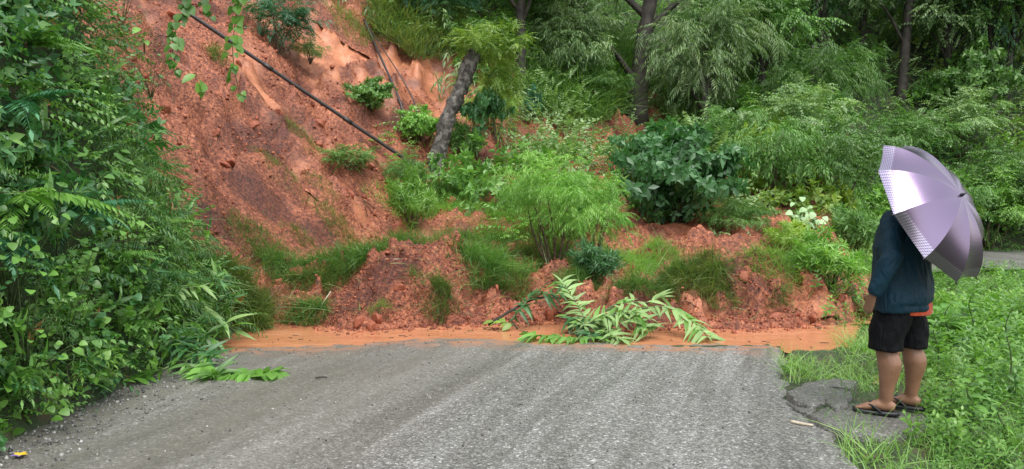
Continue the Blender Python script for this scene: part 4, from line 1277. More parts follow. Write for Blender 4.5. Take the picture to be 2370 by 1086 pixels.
# ------------------------------------------------------------------ pipe and cable down the scar
M['pipe'] = plain('black_pipe', (.028, .025, .026), .45, bump=.3, bscale=30, var=.5)
def on_slope(px, py, lift):
    p = on_ground(px, py); p[2] = float(scar_z(np.array([p[0]]), np.array([p[1]]))[0]) + lift
    return p
def lay(label, name, cat, pix, rad, m, n=40, lift=.05, ends=None):
    P = np.array([on_slope(a, b, lift) for a, b in pix])
    path = curve_pts(P, n)
    base = path[-1].copy()
    t = thing(name, label, cat, base)
    link('length', tube(MB(), path - base, rad, 8).mesh('length', m, True), t)
    return t, path - base
a = on_slope(430, 38, .22); b = on_slope(965, 382, .15)
ts = np.linspace(0, 1, 30)
path = a[None] * (1 - ts[:, None]) + b[None] * ts[:, None]
path[:, 2] -= .22 * np.sin(np.pi * ts)
gz = scar_z(path[:, 0], path[:, 1]) + .03
path[:, 2] = np.maximum(path[:, 2], gz)
for _ in range(600): path[1:-1, 2] = np.maximum((path[:-2, 2] + path[2:, 2]) / 2, gz[1:-1])
t = thing('water_pipe', 'long straight dark pipe lying slantwise across the red scar', 'pipe', b)
link('tube', tube(MB(), path - b, .036, 10).mesh('tube', M['pipe'], True), t)
for f in (.33, .68):
    i = int(f * 29)
    link('coupling', tube(MB(), (path - b)[i:i + 2], .046, 10).mesh('coupling', M['pipe'], True), t)
link('broken_end', tube(MB(), (path - b)[-3:], .040, 10).mesh('broken_end', M['stem_brown'], True), t)
def cable(label, pix, rad, lift):
    P = np.array([on_slope(a, b, lift) for a, b in pix])
    path = curve_pts(P, 36); gz = scar_z(path[:, 0], path[:, 1]) + lift * .6
    path[:, 2] = np.maximum(path[:, 2], gz)
    for _ in range(250): path[1:-1, 2] = np.maximum((path[:-2, 2] + path[2:, 2]) / 2, gz[1:-1])
    base = path[-1].copy()
    o = link('cable', tube(MB(), path - base, rad, 6).mesh('cable', M['pipe'], True), None, base)
    tag(o, label, 'cable', 'cables down the right of the scar')
cable('thicker dark cable hanging down the upper right of the scar', [(843, 55), (868, 110), (892, 170), (918, 230), (942, 285)], .030, .05)
cable('thinner cable fanning out right beside the thicker one', [(850, 62), (885, 145), (920, 200), (955, 250), (975, 275)], .014, .04)

# ------------------------------------------------------------------ near plants on the left bank
def bank_point(px, py, out=.15):
    """where the ray meets the bank, moved a little towards the viewer"""
    p = on_ground(px, py, 2.5)
    return p - nrm(np.array([p[0], p[1], p[2] - CAM_Z])) * out

def frond_mesh(n, leafT, ls, droop, m, rs):
    V, Q, T = compound(leafT, n, 1, ls, 1.25, droop, taper=.9, rs=rs, jit=.05, stem=.008)
    return MB().add(V, Q, T).mesh('frond', m)
FERN_L = kite(.22, .08, .1)
FERN = {m: [frond_mesh(20, FERN_L, .30, d, M[m], s) for s, d in enumerate((.35, .55, .75))] for m in ('leaf_bright', 'leaf_mid', 'leaf_dark', 'leaf_blue')}
def fern(label, px, py, m, n, L, out=.15, spread=1.0, aim=None):
    p = bank_point(px, py, out)
    t = thing('fern', label, 'fern', p)
    r = np.random.default_rng(int(px + py * 3))
    for k in range(n):
        yaw = aim + r.normal(0, .5 * spread) if aim is not None else r.uniform(-2.6, -.2)     # towards the road and the camera
        d = np.array([[math.cos(yaw), math.sin(yaw), r.uniform(.15, .7)]])
        F = frames(d, np.array([[0, 0, 1.0]]))[0]
        s = L * r.uniform(.7, 1.1)
        o = link('frond', FERN[m][k % 3], t)
        o.matrix_local = Matrix.LocRotScale(Vector((0, 0, 0)), Matrix(F.tolist()).to_quaternion(), Vector((s, s, s)))
    mb = MB(); tube(mb, [[0, 0, -.06], [0, 0, 0], [0, 0, .03]], [.02, .018, .01], 6)
    link('crown_base', mb.mesh('crown_base', M['stem_brown'], True), t)
fern('bright yellow green fern with broad fronds at the left edge of the photo', 50, 470, 'leaf_bright', 6, .62, .35, aim=-.7)
fern('dark fern with arching fronds right of the bright fern', 170, 500, 'leaf_blue', 6, .62, .25, aim=-.5)
fern('fern with fine fronds in the middle of the left bank', 240, 600, 'leaf_mid', 6, .5, .25, aim=-.6)
fern('bluish fern at the left edge below the bright fern', 15, 560, 'leaf_blue', 5, .5, .3, aim=-.8)
fern('small pale fern low on the bank over the gravel', 205, 830, 'leaf_bright', 5, .34, .25, aim=-.9)
fern('fern low on the bank behind the small pale fern', 290, 760, 'leaf_mid', 6, .42, .2, aim=-.8)
fern('feathery fern high on the left edge of the bank', 40, 260, 'leaf_blue', 6, .6, .3, aim=-.7)
fern('fern in the top left corner of the bank', 60, 110, 'leaf_mid', 6, .5, .3, aim=-.6)
fern('dark fern beside the hanging lance-shaped leaves', 300, 300, 'leaf_dark', 6, .5, .25, aim=-.4)
fern('fern near the road on the lower left edge', 40, 880, 'leaf_mid', 5, .34, .2, aim=-.8)
fern('fine fern on the right shoulder of the bank', 345, 520, 'leaf_mid', 6, .42, .2, aim=-.3)
fern('fine fern low on the bank above the pale fallen leaves', 350, 640, 'leaf_dark', 6, .42, .2, aim=-.4)

LANCE_ME = {m: leaf(.20, 7, .18, .28, 'lance') for m in ('a',)}
def leaf_mesh(name, tmpl, m): 
    V, Q, T = tmpl; return MB().add(V, Q, T).mesh(name, M[m], True)
BIGLEAF = {m: leaf_mesh('leaf', leaf(.20, 8, .16, .35, 'lance'), m) for m in ('leaf_bright', 'leaf_mid', 'leaf_pale', 'leaf_dark', 'leaf_yellow')}
BROADLEAF = {m: leaf_mesh('leaf', leaf(.50, 8, .10, .25), m) for m in ('leaf_bright', 'leaf_mid', 'leaf_dark', 'leaf_white', 'leaf_yellow')}
HEARTLEAF = {m: leaf_mesh('leaf', leaf(.9, 8, .08, .2, 'heart'), m) for m in ('leaf_bright', 'leaf_mid', 'leaf_dark', 'leaf_yellow', 'leaf_blue', 'leaf_white')}
def put_leaf(parent, me, p, d, up, s):
    F = frames(np.array([d], float), np.array([up], float))[0]
    o = link('leaf', me, parent)
    o.matrix_local = Matrix.LocRotScale(Vector(p), Matrix(F.tolist()).to_quaternion(), Vector((s, s, s)))
    return o
def hanging_sapling(label, px, py, m, lens, L, out=.35):
    p = bank_point(px, py, out)
    root = on_ground(px - 40, py - 40, 2.5)
    t = thing('sapling', label, 'plant', root)
    r = np.random.default_rng(int(px * 5 + py))
    tip = p - root
    path = curve_pts([[0, 0, -.03], tip * .5 + np.array([0, 0, .10]), tip], 10)
    link('stem', tube(MB(), path, np.linspace(.010, .004, 10), 5).mesh('stem', M['stem_green'], True), t)
    for k in range(lens):
        a = r.uniform(-2.6, -.2)
        d = np.array([math.cos(a) * .6, math.sin(a) * .5, -1.0 + .7 * r.random()])
        q = path[int(10 - 1 - (k % 4))]
        put_leaf(t, BIGLEAF[m], q, d, [math.cos(a), math.sin(a), .6], L * r.uniform(.75, 1.1))
hanging_sapling('sapling with two long drooping leaves at the upper left edge of the bank', 105, 255, 'leaf_mid', 4, .36, .5)
hanging_sapling('sapling with three drooping lance-shaped leaves in the upper bank', 245, 240, 'leaf_bright', 5, .28, .45)
hanging_sapling('sapling with drooping leaves low on the bank near the gravel', 150, 700, 'leaf_mid', 5, .22, .3)
hanging_sapling('sapling with narrow leaves on the top of the bank against the scar', 330, 190, 'leaf_mid', 5, .26, .35)
def broad_plant(label, px, py, m, n, L, out=.3, lm=None, spread=.3, name='broadleaf_plant', up=.3):
    p = bank_point(px, py, out) if px < 700 else on_ground(px, py)
    root = on_ground(px, py, 2.5) if px < 700 else p
    t = thing(name, label, 'plant', root)
    r = np.random.default_rng(int(px * 11 + py))
    tip = p - root + np.array([0, 0, up])
    st = MB()
    for k in range(n):
        a = r.uniform(-2.9, .1) if px < 700 else r.uniform(-3.1, 3.1)
        e = tip * r.uniform(.4, 1.1) + np.array([math.cos(a), math.sin(a), .3]) * spread * r.uniform(.2, 1) + np.array([0, 0, r.normal(0, spread * .6)])
        tube(st, curve_pts([[0, 0, -.02], e * .5 + np.array([0, 0, .05]), e], 6), np.linspace(.006, .002, 6), 4, False)
        put_leaf(t, (lm or BROADLEAF)[m], e, [math.cos(a), math.sin(a), -.7 + .8 * r.random()], [r.normal(.3, .4), -.3 + r.normal(0, .4), 1], L * r.uniform(.6, 1.15))
    link('stems', st.mesh('stems', M['stem_green'], True), t)
broad_plant('plant with one very large oval leaf at the top of the bank', 335, 125, 'leaf_bright', 5, .24, .4, spread=.15)
broad_plant('plant with a long broad leaf jutting over the scar from the bank', 465, 235, 'leaf_bright', 4, .30, .15, spread=.12)
broad_plant('round-leaved creeper at the foot of the bank in the lower left corner', 60, 900, 'leaf_bright', 44, .07, .25, HEARTLEAF, .4)
broad_plant('round-leaved creeper above the lower left gravel edge', 150, 840, 'leaf_mid', 44, .07, .25, HEARTLEAF, .4)
broad_plant('round-leaved creeper in the middle of the lower bank', 130, 650, 'leaf_mid', 46, .07, .3, HEARTLEAF, .45)
broad_plant('bright round-leaved creeper beside the fine fern', 290, 680, 'leaf_bright', 44, .07, .25, HEARTLEAF, .4)
broad_plant('round-leaved creeper at the far left edge above the corner creeper', 20, 760, 'leaf_bright', 44, .07, .3, HEARTLEAF, .4)
broad_plant('leafy creeper near the centre of the bank, above the fine fern', 240, 450, 'leaf_mid', 24, .12, .25, None, .35)
broad_plant('leafy creeper in the upper middle of the bank', 150, 170, 'leaf_mid', 26, .13, .3, None, .4)
broad_plant('leafy creeper at the top left corner of the photo', 30, 40, 'leaf_bright', 22, .12, .3, None, .4)
broad_plant('leafy creeper reaching over the top of the bank toward the scar', 285, 60, 'leaf_mid', 24, .13, .3, HEARTLEAF, .35)
broad_plant('leafy plant on the bank shoulder right of the drooping lance leaves', 350, 230, 'leaf_mid', 20, .12, .2, None, .3)

# vines hanging in front of the scar from a bough above the picture
def vine(label, px, y0, py1, depth, m, L, n, seed, sway=.05):
    r = np.random.default_rng(seed)
    top = at(px, -60, depth); bot = at(px + 4, py1, depth)
    base = top
    t = thing('hanging_vine', label, 'vine', base)
    ts = np.linspace(0, 1, 14)
    path = (bot - top)[None] * ts[:, None] + np.stack([sway * np.sin(ts * 5 + seed), .04 * np.sin(ts * 7), 0 * ts], -1)
    link('stem', tube(MB(), path, np.linspace(.008, .003, 14), 5).mesh('stem', M['stem_green'], True), t)
    for k in range(n):
        f = (k + r.random()) / n
        q = path[int(f * 13)] + r.normal(0, .02, 3)
        a = r.uniform(-3.1, 0)
        put_leaf(t, HEARTLEAF[m if r.random() < .8 else 'leaf_mid'], q + np.array([.03 * math.cos(a), .03 * math.sin(a), 0]), [math.cos(a) * .7, math.sin(a) * .5, -.8], [math.cos(a) * .3, -1, .5], L * r.uniform(.6, 1.2) * (1.15 - .4 * f))
    return top
v1 = vine('thick dark hanging vine with heart-shaped leaves in front of the scar', 415, -60, 180, 8.6, 'leaf_mid', .105, 64, 1, .07)
v2 = vine('thin light green hanging vine right of the thick one', 548, -60, 245, 9.6, 'leaf_bright', .105, 46, 2, .05)
v3 = vine('short vine hanging from the top edge between the two long vines', 475, -60, 45, 8.8, 'leaf_mid', .11, 16, 3, .04)
def bough():
    foot = np.array([-5.1, 7.9, 0.0]); foot[2] = float(ground(foot[0], foot[1]))
    t = thing('tree', 'leaning bank tree whose bough holds the hanging vines above the picture', 'tree', foot)
    p = [np.array([0, 0, -.3]), np.array([.3, .1, .7]), v1 - foot, v3 - foot + np.array([0, 0, .01]), v2 - foot, v2 - foot + np.array([.7, .4, -.05])]
    path = curve_pts(p, 30)
    link('trunk', tube(MB(), path, np.linspace(.09, .03, 30), 8).mesh('trunk', M['bark_dark'], True), t)
    me, c, cr = crown('heart', 'leaf_mid', 60, 420, .26, 12, .4, .7)
    crown_link('crown', me, 'leaf_mid', t, (v1 + v3) / 2 - foot + np.array([-.2, .1, .55]), (0, 0, 0), (1.1, .8, .5))
bough()

# ------------------------------------------------------------------ fallen leafy branches on the water's edge and road
def fallen_branch(label, ctrl, m, nleaf, L, seed, spread=1.1, radius=.014, under=.15, lm=None, flop=.4):
    r = np.random.default_rng(seed)
    P = np.array([on_ground(a, b) if z is None else at(a, b, z) for a, b, z in ctrl])
    for p in P:
        p[2] = max(p[2], float(ground(p[0], p[1])) + .03, .02)
    base = P[0].copy(); path = curve_pts(P, 24) - base
    t = thing('fallen_branch', label, 'branch', base)
    link('stem', tube(MB(), path, np.linspace(radius, radius * .3, 24), 6).mesh('stem', M['stem_green'], True), t)
    tan = nrm(np.gradient(path, axis=0))
    for k in range(nleaf):
        f = .12 + .88 * (k + .5 * r.random()) / nleaf
        i = min(23, int(f * 23.99)); s = 1 if k % 2 else -1
        side = nrm(np.cross(tan[i], np.array([0, 0, 1.0])))
        sp_ = spread + r.normal(0, .35)
        d = tan[i] * math.cos(sp_) + side * s * math.sin(sp_) + np.array([0, 0, r.normal(-.05, flop)])
        q = path[i] + np.array([0, 0, .01])
        tipz = base[2] + q[2] + d[2] * L
        if tipz < float(ground(base[0] + q[0] + d[0] * L, base[1] + q[1] + d[1] * L)) - .02: d[2] = abs(d[2]) * .4 + .05
        put_leaf(t, (lm or BIGLEAF)[m if r.random() > under else 'leaf_bright'], q, d, [r.normal(0, .4), -.5 + r.normal(0, .3), 1], L * r.uniform(.65, 1.1))
    return t
fallen_branch('fallen branch with pale herringbone leaves arching right over the muddy water', [(1330, 750, 8.7), (1440, 722, 8.75), (1540, 712, 8.75), (1600, 745, 8.5), (1640, 788, 8.3)], 'leaf_pale', 64, 0.310, 1, flop=.15)
fallen_branch('fallen pale leafy branch whose tip points up at the middle of the slide', [(1360, 775, 8.5), (1350, 735, 8.8), (1325, 690, 9.25), (1300, 655, 9.6)], 'leaf_pale', 79, 0.241, 2, flop=.5)
fallen_branch('tangled pale leafy branch in the middle of the fallen heap', [(1320, 775, 8.5), (1400, 735, 8.5), (1470, 730, 8.45), (1500, 770, 8.35)], 'leaf_pale', 91, 0.253, 3, flop=.55)
fallen_branch('branch with pale leaves lying flat on the asphalt, front left of the heap', [(1400, 785, 8.25), (1340, 785, 8.2), (1280, 780, 8.25), (1225, 775, 8.3)], 'leaf_bright', 57, 0.230, 4, flop=.2, under=.5)
fallen_branch('branch end with curled pale leaves at the front of the heap on the asphalt', [(1380, 760, 8.5), (1410, 775, 8.3), (1440, 790, 8.15)], 'leaf_pale', 49, 0.230, 5, flop=.4)
fallen_branch('dark green leafy branch underneath the pale fallen heap', [(1300, 730, 8.9), (1360, 760, 8.6), (1370, 790, 8.25)], 'leaf_dark', 64, 0.230, 6, flop=.4, under=.1)
fallen_branch('pale upright sprig sticking out of the heap towards the red mound', [(1400, 720, 8.8), (1440, 700, 8.9), (1500, 700, 9.0), (1530, 690, 9.05)], 'leaf_pale', 26, 0.230, 7, flop=.7)
fallen_branch('dark wet branch with drooping leaves left of the pale heap', [(1180, 745, 8.95), (1230, 690, 9.1), (1290, 680, 9.1)], 'leaf_dark', 41, 0.230, 8, flop=.6, under=.0)
fallen_branch('small floating sprig on the muddy water left of the fallen heap', [(1190, 752, 8.9), (1165, 748, 8.95), (1140, 745, 9.0)], 'leaf_yellow', 9, .14, 9, flop=.2, under=.0, lm=BROADLEAF)
fallen_branch('pale torn leaves at the right foot of the bank above the water', [(400, 690, 7.6), (450, 705, 7.7), (500, 735, 7.8), (545, 768, 7.9)], 'leaf_pale', 24, 0.288, 10, flop=.3, under=.3)
fallen_branch('broken twig with whitish leaves on the lower right of the bank', [(370, 680, 7.3), (420, 670, 7.4), (470, 665, 7.5)], 'leaf_pale', 27, 0.216, 11, flop=.5, under=.5)
fallen_branch('broken branch with green leaves trailing from the bank onto the gravel', [(380, 760, 7.2), (420, 830, 6.9), (470, 880, 6.6), (505, 895, 6.5)], 'leaf_mid', 51, 0.240, 12, flop=.5, under=.3)
fallen_branch('leafy branch tip with yellowish leaves stretching farthest onto the road', [(430, 850, 6.7), (500, 868, 6.62), (570, 876, 6.56), (635, 876, 6.55)], 'leaf_bright', 33, 0.228, 13, flop=.25, under=.2, lm=BROADLEAF)
fallen_branch('leafy branch tip with a yellow leaf lying on the gravel by the bank', [(390, 850, 6.6), (340, 875, 6.5), (290, 900, 6.3)], 'leaf_bright', 27, 0.204, 14, flop=.3, under=.1)
fallen_branch('dark leafy branch over the bank foot beside the muddy water', [(380, 720, 7.4), (440, 750, 7.4), (500, 790, 7.4)], 'leaf_mid', 54, 0.228, 15, flop=.6, under=.2)
fallen_branch('dark leafy branch hanging between bank foot and road tip branch', [(390, 780, 7.1), (430, 800, 7.0), (490, 830, 6.9)], 'leaf_dark', 54, 0.228, 16, flop=.6, under=.2)

# bare dark roots in the gully left of the heap, sticks
def stick(label, pts, rad, m, name='stick', cat='stick'):
    P = np.array(pts, float); b = P[0].copy()
    o = link(name, tube(MB(), curve_pts(P - b, 10), np.linspace(rad, rad * .6, 10), 7).mesh(name, m, True), None, b)
    return tag(o, label, cat)
stick('dark bent root arching out of the mud left of the fallen heap', [at(1130, 752, 9.0), at(1190, 715, 9.1), at(1245, 690, 9.2), at(1300, 690, 9.3)], .018, M['bark_dark'], 'root', 'root')
stick('thin dark twig standing in the muddy water left of the heap', [at(1198, 762, 8.95) , at(1190, 750, 9.0), at(1180, 738, 9.05)], .010, M['bark_dark'])
stick('slim pale stick leaning on the slide above the small grass tuft', [at(722, 738, 9.35), at(745, 705, 9.45), at(765, 675, 9.6)], .010, M['stick'])
stick('thin pale straw lying across the tallest red mound', [at(892, 601, 10.0), at(915, 600, 10.0), at(942, 600, 10.05)], .006, M['stick'])
p1, p2 = on_ground(1832, 977), on_ground(1880, 985)
def on_road(px, py, lift):
    r_ = ray(px, py); y = (CAM_Z - lift) / -r_[2]
    return np.array([r_[0] * y, y, lift])
stick('short peeled white stick lying beside the broken asphalt', [on_road(1830, 976, .02), on_road(1855, 981, .025), on_road(1882, 985, .02)], .013, M['stick'])
stick('dark short twig lying on the road left of the middle', [on_road(730, 875, .012), on_road(745, 873, .014), on_road(757, 873, .012)], .008, M['bark_dark'])
# fallen petals in the lower left corner
M['yellow'] = plain('yellow_petal', (.62, .42, .03), .5)
M['violet'] = plain('violet_petal', (.20, .13, .36), .5)
t = thing('fallen_flower', 'yellow and violet fallen flower lying on the gravel, lower left corner', 'flower', on_road(45, 1056, .012))
for k in range(5):
    me_ = leaf_mesh('petal', leaf(.6, 4, .1, .1), 'leaf_bright'); me_.materials[0] = M['yellow'] if k < 3 else M['violet']
    F = frames(np.array([[math.cos(k * 1.3), math.sin(k * 1.3), .25]]), np.array([[0, 0, 1.0]]))[0]
    o = link('petal', me_, t); o.matrix_local = Matrix.LocRotScale(Vector((0, 0, .004)), Matrix(F.tolist()).to_quaternion(), Vector((.05, .05, .05)))

# pale-leaved plant at the top right of the slide
def pale_plant():
    b = on_ground(1850, 560)
    t = thing('pale_plant', 'plant with large whitish leaves above the right end of the slide', 'plant', b)
    r = np.random.default_rng(3); st = MB()
    for k in range(60):
        e = np.array([r.normal(0, .13), r.normal(-.1, .10), .36 + r.normal(0, .11)])
        tube(st, curve_pts([[0, 0, -.05], e * .5 + np.array([0, 0, .1]), e], 6), np.linspace(.012, .004, 6), 4, False)
        a = r.uniform(-3.1, .1)
        put_leaf(t, HEARTLEAF['leaf_white' if k < 42 else 'leaf_bright'], e, [math.cos(a), math.sin(a), -.5 + r.normal(0, .4)], [r.normal(0, .4), -.6, .7], .135 * r.uniform(.6, 1.1))
    link('stems', st.mesh('stems', M['stem_green'], True), t)
pale_plant()

# ------------------------------------------------------------------ right verge: broken asphalt, grass, herbs
def slab(label, cx_, cy_, pts, th, tilt, z):
    r = np.random.default_rng(int(cx_ + cy_))
    c = on_road(cx_, cy_, z)
    W = np.array([on_road(a, b, z) for a, b in pts]) - c
    # refine outline so that the break looks ragged
    out = []
    for a, b in zip(W, np.roll(W, -1, 0)):
        n = max(2, int(np.linalg.norm(b - a) / .035))
        for q in range(n):
            p = a + (b - a) * q / n
            out.append(p + np.array([r.normal(0, .008), r.normal(0, .008), 0]) * (q > 0))
    O = np.array(out); n = len(O)
    cen = O.mean(0)
    rings = []
    for f in (1.0, .96, .6, .25):
        R__ = cen + (O - cen) * f
        R__[:, 2] = -.006 * (f == 1.0) + .006 * fbm(R__[:, 0] * 8 + cx_, R__[:, 1] * 8, 7, 2)
        rings.append(R__)
    bot = O.copy() * np.array([.985, .985, 1]); bot[:, 2] = -th
    V = np.vstack([bot] + rings + [cen[None] + [[0, 0, .003]]])
    Q = []; T = []
    for k in range(4):
        for i in range(n):
            j = (i + 1) % n; Q.append((k * n + i, k * n + j, (k + 1) * n + j, (k + 1) * n + i))
    for i in range(n): T.append((4 * n + i, 4 * n + (i + 1) % n, 5 * n))
    me = MB().add(V, np.array(Q), np.array(T)).mesh('asphalt_slab', M['road'], False)
    attr(me, 'wear', np.full(len(V), -.13)); attr(me, 'mud', np.full(len(V), .2))
    o = link('asphalt_slab', me, None, c, tilt)
    return tag(o, label, 'asphalt', 'broken asphalt at the right road edge')
slab('long broken asphalt slab with raised left edge, behind the man\'s feet', 1905, 918, [(1822, 908), (1850, 897), (1900, 893), (1962, 900), (1975, 915), (1930, 932), (1870, 938), (1838, 928)], .12, (R_(1), R_(3), 0), .048)
slab('narrow upper asphalt slab next to the roadside grass', 1900, 890, [(1835, 897), (1870, 884), (1930, 878), (1985, 885), (1968, 897), (1900, 893)], .10, (R_(3), R_(-2), 0), .036)
slab('small loose lump of asphalt on the broken slab', 1940, 930, [(1910, 930), (1918, 918), (1950, 915), (1968, 924), (1955, 938), (1922, 942)], .12, (R_(-5), R_(-5), .2), .075)
slab('large flat asphalt slab beneath the man\'s sandals', 2010, 970, [(1872, 962), (1920, 942), (2000, 930), (2100, 935), (2150, 958), (2140, 990), (2050, 1006), (1965, 1000), (1912, 985)], .12, (0, R_(2), 0), .040)
slab('asphalt strip sunk between the flat slab and the road', 1870, 945, [(1820, 930), (1860, 938), (1905, 940), (1875, 958), (1845, 950)], .06, (0, 0, 0), .018)

rv = np.random.default_rng(77)
def clear_of(x, y):
    """no plants on the slabs or in front of the far edge of the water"""
    px, py = project(np.stack([x, y, 0 * x + .03], -1))
    on_slab = (px > 1815) & (px < 2135 + 20 * fbm(x * 3, y * 3, 5, 2)) & (py > 885) & (py < 1000 - 10 * fbm(x * 4, y * 4, 6, 2)) & (py < 1000 - (2000 - px) * .08)
    return ~on_slab
# short grass
n = 26000
x = rv.uniform(1.7, 7.5, n); y = 3.2 + 6.4 * rv.random(n)
px, py = project(np.stack([x, y, verge_z(x, y)], -1))
e = x - right_edge(y) + .10 * fbm(x * 2, y * 2, 8, 2)
wet = (y > waterline(x) - .25) & (x < 3.35) | (y > waterline(x) + .2) & (x < 4.2)
gravelly = (py > 800) & (py < 900) & (px < 1900 - 60 * fbm(x * 4, y * 4, 15, 2)) & (rv.random(n) < .75) & ~((px - 1840) ** 2 / 45 ** 2 + (py - 860) ** 2 / 30 ** 2 < 1)
k = (e > .02) & clear_of(x, y) & ~wet & ~gravelly & (px < 2480)
x, y = x[k], y[k]
P = np.stack([x, y, verge_z(x, y) - .01], -1)
dens = fbm(x * 1.5, y * 1.5, 19, 3)
s = .10 + .08 * rv.random(len(x)) + .05 * np.clip(dens, -1, 1)
s = np.where(y > 6.2, s * 1.25, s)
mb = MB(); grass_at(mb, P, s, rv, None, .4)
tag(link('verge_grass', mb.mesh('verge_grass', M['grass_light'])), 'short bright grass along the right road edge', 'grass', kind='stuff')
# a thin scatter of blades in the cracks of the slabs
n = 500
q = np.array([on_road(a, b, .03) for a, b in zip(rv.uniform(1900, 2140, n), rv.uniform(890, 1005, n))])
k = fbm(q[:, 0] * 5, q[:, 1] * 5, 23, 2) > .25
mb = MB(); grass_at(mb, q[k], .07 + .06 * rv.random(k.sum()), rv, None, .5)
tag(link('verge_grass', mb.mesh('verge_grass', M['grass'])), 'stray grass blades growing through the broken asphalt', 'grass', kind='stuff')
# leafy herbs: upright stems with leaves
HERB = []
for sd in range(6):
    rr = np.random.default_rng(300 + sd); mb = MB()
    nl = 16; P, D, U, S_ = [], [], [], []
    for k in range(nl):
        f = .15 + .85 * k / nl; a = k * 2.4
        P.append([.04 * math.sin(f * 4 + sd), .04 * math.cos(f * 3), f]); D.append([math.cos(a), math.sin(a), .15 + .5 * f + rr.normal(0, .2)]); U.append([rr.normal(0, .2), rr.normal(0, .2), 1]); S_.append((.42 - .22 * f) * rr.uniform(.75, 1.15))
    scatter(mb, L_OVAL if sd % 2 else leaf(.34, 3, .12, .2), np.array(P), frames(np.array(D), np.array(U)), np.array(S_))
    f = np.linspace(0, 1, 5); tube(mb, np.stack([.04 * np.sin(f * 4 + sd), .04 * np.cos(f * 3), f], -1), np.linspace(.012, .006, 5), 4, False)
    HERB.append(mb.arrays())
HERB_FAR = []
for sd in range(6):
    rr = np.random.default_rng(400 + sd); mb = MB(); k = np.arange(15); f = .15 + .85 * k / 15; a = k * 2.4
    scatter(mb, kite(.45, .12, .15), np.stack([.04 * np.sin(f * 4), .04 * np.cos(f * 3), f], -1), frames(np.stack([np.cos(a), np.sin(a), .15 + .5 * f + rr.normal(0, .2, 15)], -1), np.stack([rr.normal(0, .2, 15), rr.normal(0, .2, 15), 0 * f + 1], -1)), (.42 - .22 * f) * rr.uniform(.75, 1.15, 15))
    HERB_FAR.append(mb.arrays())
def herbs(x, y, zf, s, r, m, label, name='herb_cover'):
    P = np.stack([x, y, zf(x, y) - .01], -1); n = len(x)
    ax = np.stack([r.normal(0, .25, n), r.normal(0, .25, n), np.ones(n)], -1); ax = nrm(ax)
    yaw = r.uniform(0, 6.28, n); h = np.stack([np.cos(yaw), np.sin(yaw), 0 * yaw], -1)
    yy = nrm(np.cross(ax, h)); xx = np.cross(yy, ax)
    F = np.stack([xx, yy, ax], -1); w = r.integers(0, 6, n); mb = MB()
    for k in range(6):
        far_ = y > 7.5
        q = (w == k) & ~far_; scatter(mb, HERB[k], P[q], F[q], s[q])
        q = (w == k) & far_; scatter(mb, HERB_FAR[k], P[q], F[q], s[q])
    return tag(link(name, mb.mesh(name, M[m])), label, 'herbs', kind='stuff')
n = 5200
x = rv.uniform(2.2, 9.0, n); y = 3.4 + 7.5 * rv.random(n)
px, py = project(np.stack([x, y, verge_z(x, y)], -1))
lim = np.interp(py, [600, 700, 800, 900, 1000, 1090], [2170, 2160, 2155, 2150, 2130, 2150]) + 35 * fbm(x * 2, y * 2, 33, 2)
k = (px > lim) & (px < 2500)
x, y, py = x[k], y[k], py[k]
s = np.interp(y, [3.4, 4.4, 5.5, 7, 11], [.12, .16, .24, .28, .34]) * rv.uniform(.65, 1.25, len(x))
h = rv.random(len(x)) < .62
herbs(x[h], y[h], verge_z, s[h], rv, 'leaf_bright', 'bright leafy herbs filling the right verge beside the man')
herbs(x[~h], y[~h], verge_z, s[~h] * .95, rv, 'leaf_mid', 'darker leafy herbs mixed into the right verge')
x, y = BANK_FOOT
herbs(x, y, lambda a, b: np.maximum(ground(a, b), -.02), np.full(len(x), .2) * rv.uniform(.6, 1.3, len(x)), rv, 'leaf_mid', 'low herbs fringing the foot of the left bank along the gravel')
# low cover between the verge and the far road, and on the right of the slide
n = 3600
x = rv.uniform(3.6, 16, n); y = rv.uniform(9.2, 18.5, n)
d = hill_d(x, y)
px, py = project(np.stack([x, y, ground(x, y)], -1))
k = (d < -5.5) | ((d < .5) & (x < 9) & (x - .4 * (y - 9.2) > 3.4) & (x < 7.6) & (y < 16))
k &= (px < 2520)
x, y = x[k], y[k]
s = .26 * rv.uniform(.6, 1.3, len(x)); h = rv.random(len(x)) < .5
herbs(x[h], y[h], ground, s[h], rv, 'leaf_bright', 'bright low herbs between the verge and the far road')
herbs(x[~h], y[~h], ground, s[~h], rv, 'leaf_mid', 'darker low herbs between the verge and the far road')
n = 9000
x = rv.uniform(3.6, 15, n); y = rv.uniform(9.2, 18.5, n); d = hill_d(x, y)
k = (d < -5.3) | ((d < .5) & (x - .4 * (y - 9.2) > 3.3) & (x < 7.6) & (y < 16))
P = np.stack([x[k], y[k], ground(x[k], y[k])], -1)
mb = MB(); grass_at(mb, P, .22 * rv.uniform(.5, 1.2, len(P)), rv, None, .4)
tag(link('meadow_grass', mb.mesh('meadow_grass', M['grass_light'])), 'grass between the verge and the far road', 'grass', kind='stuff')
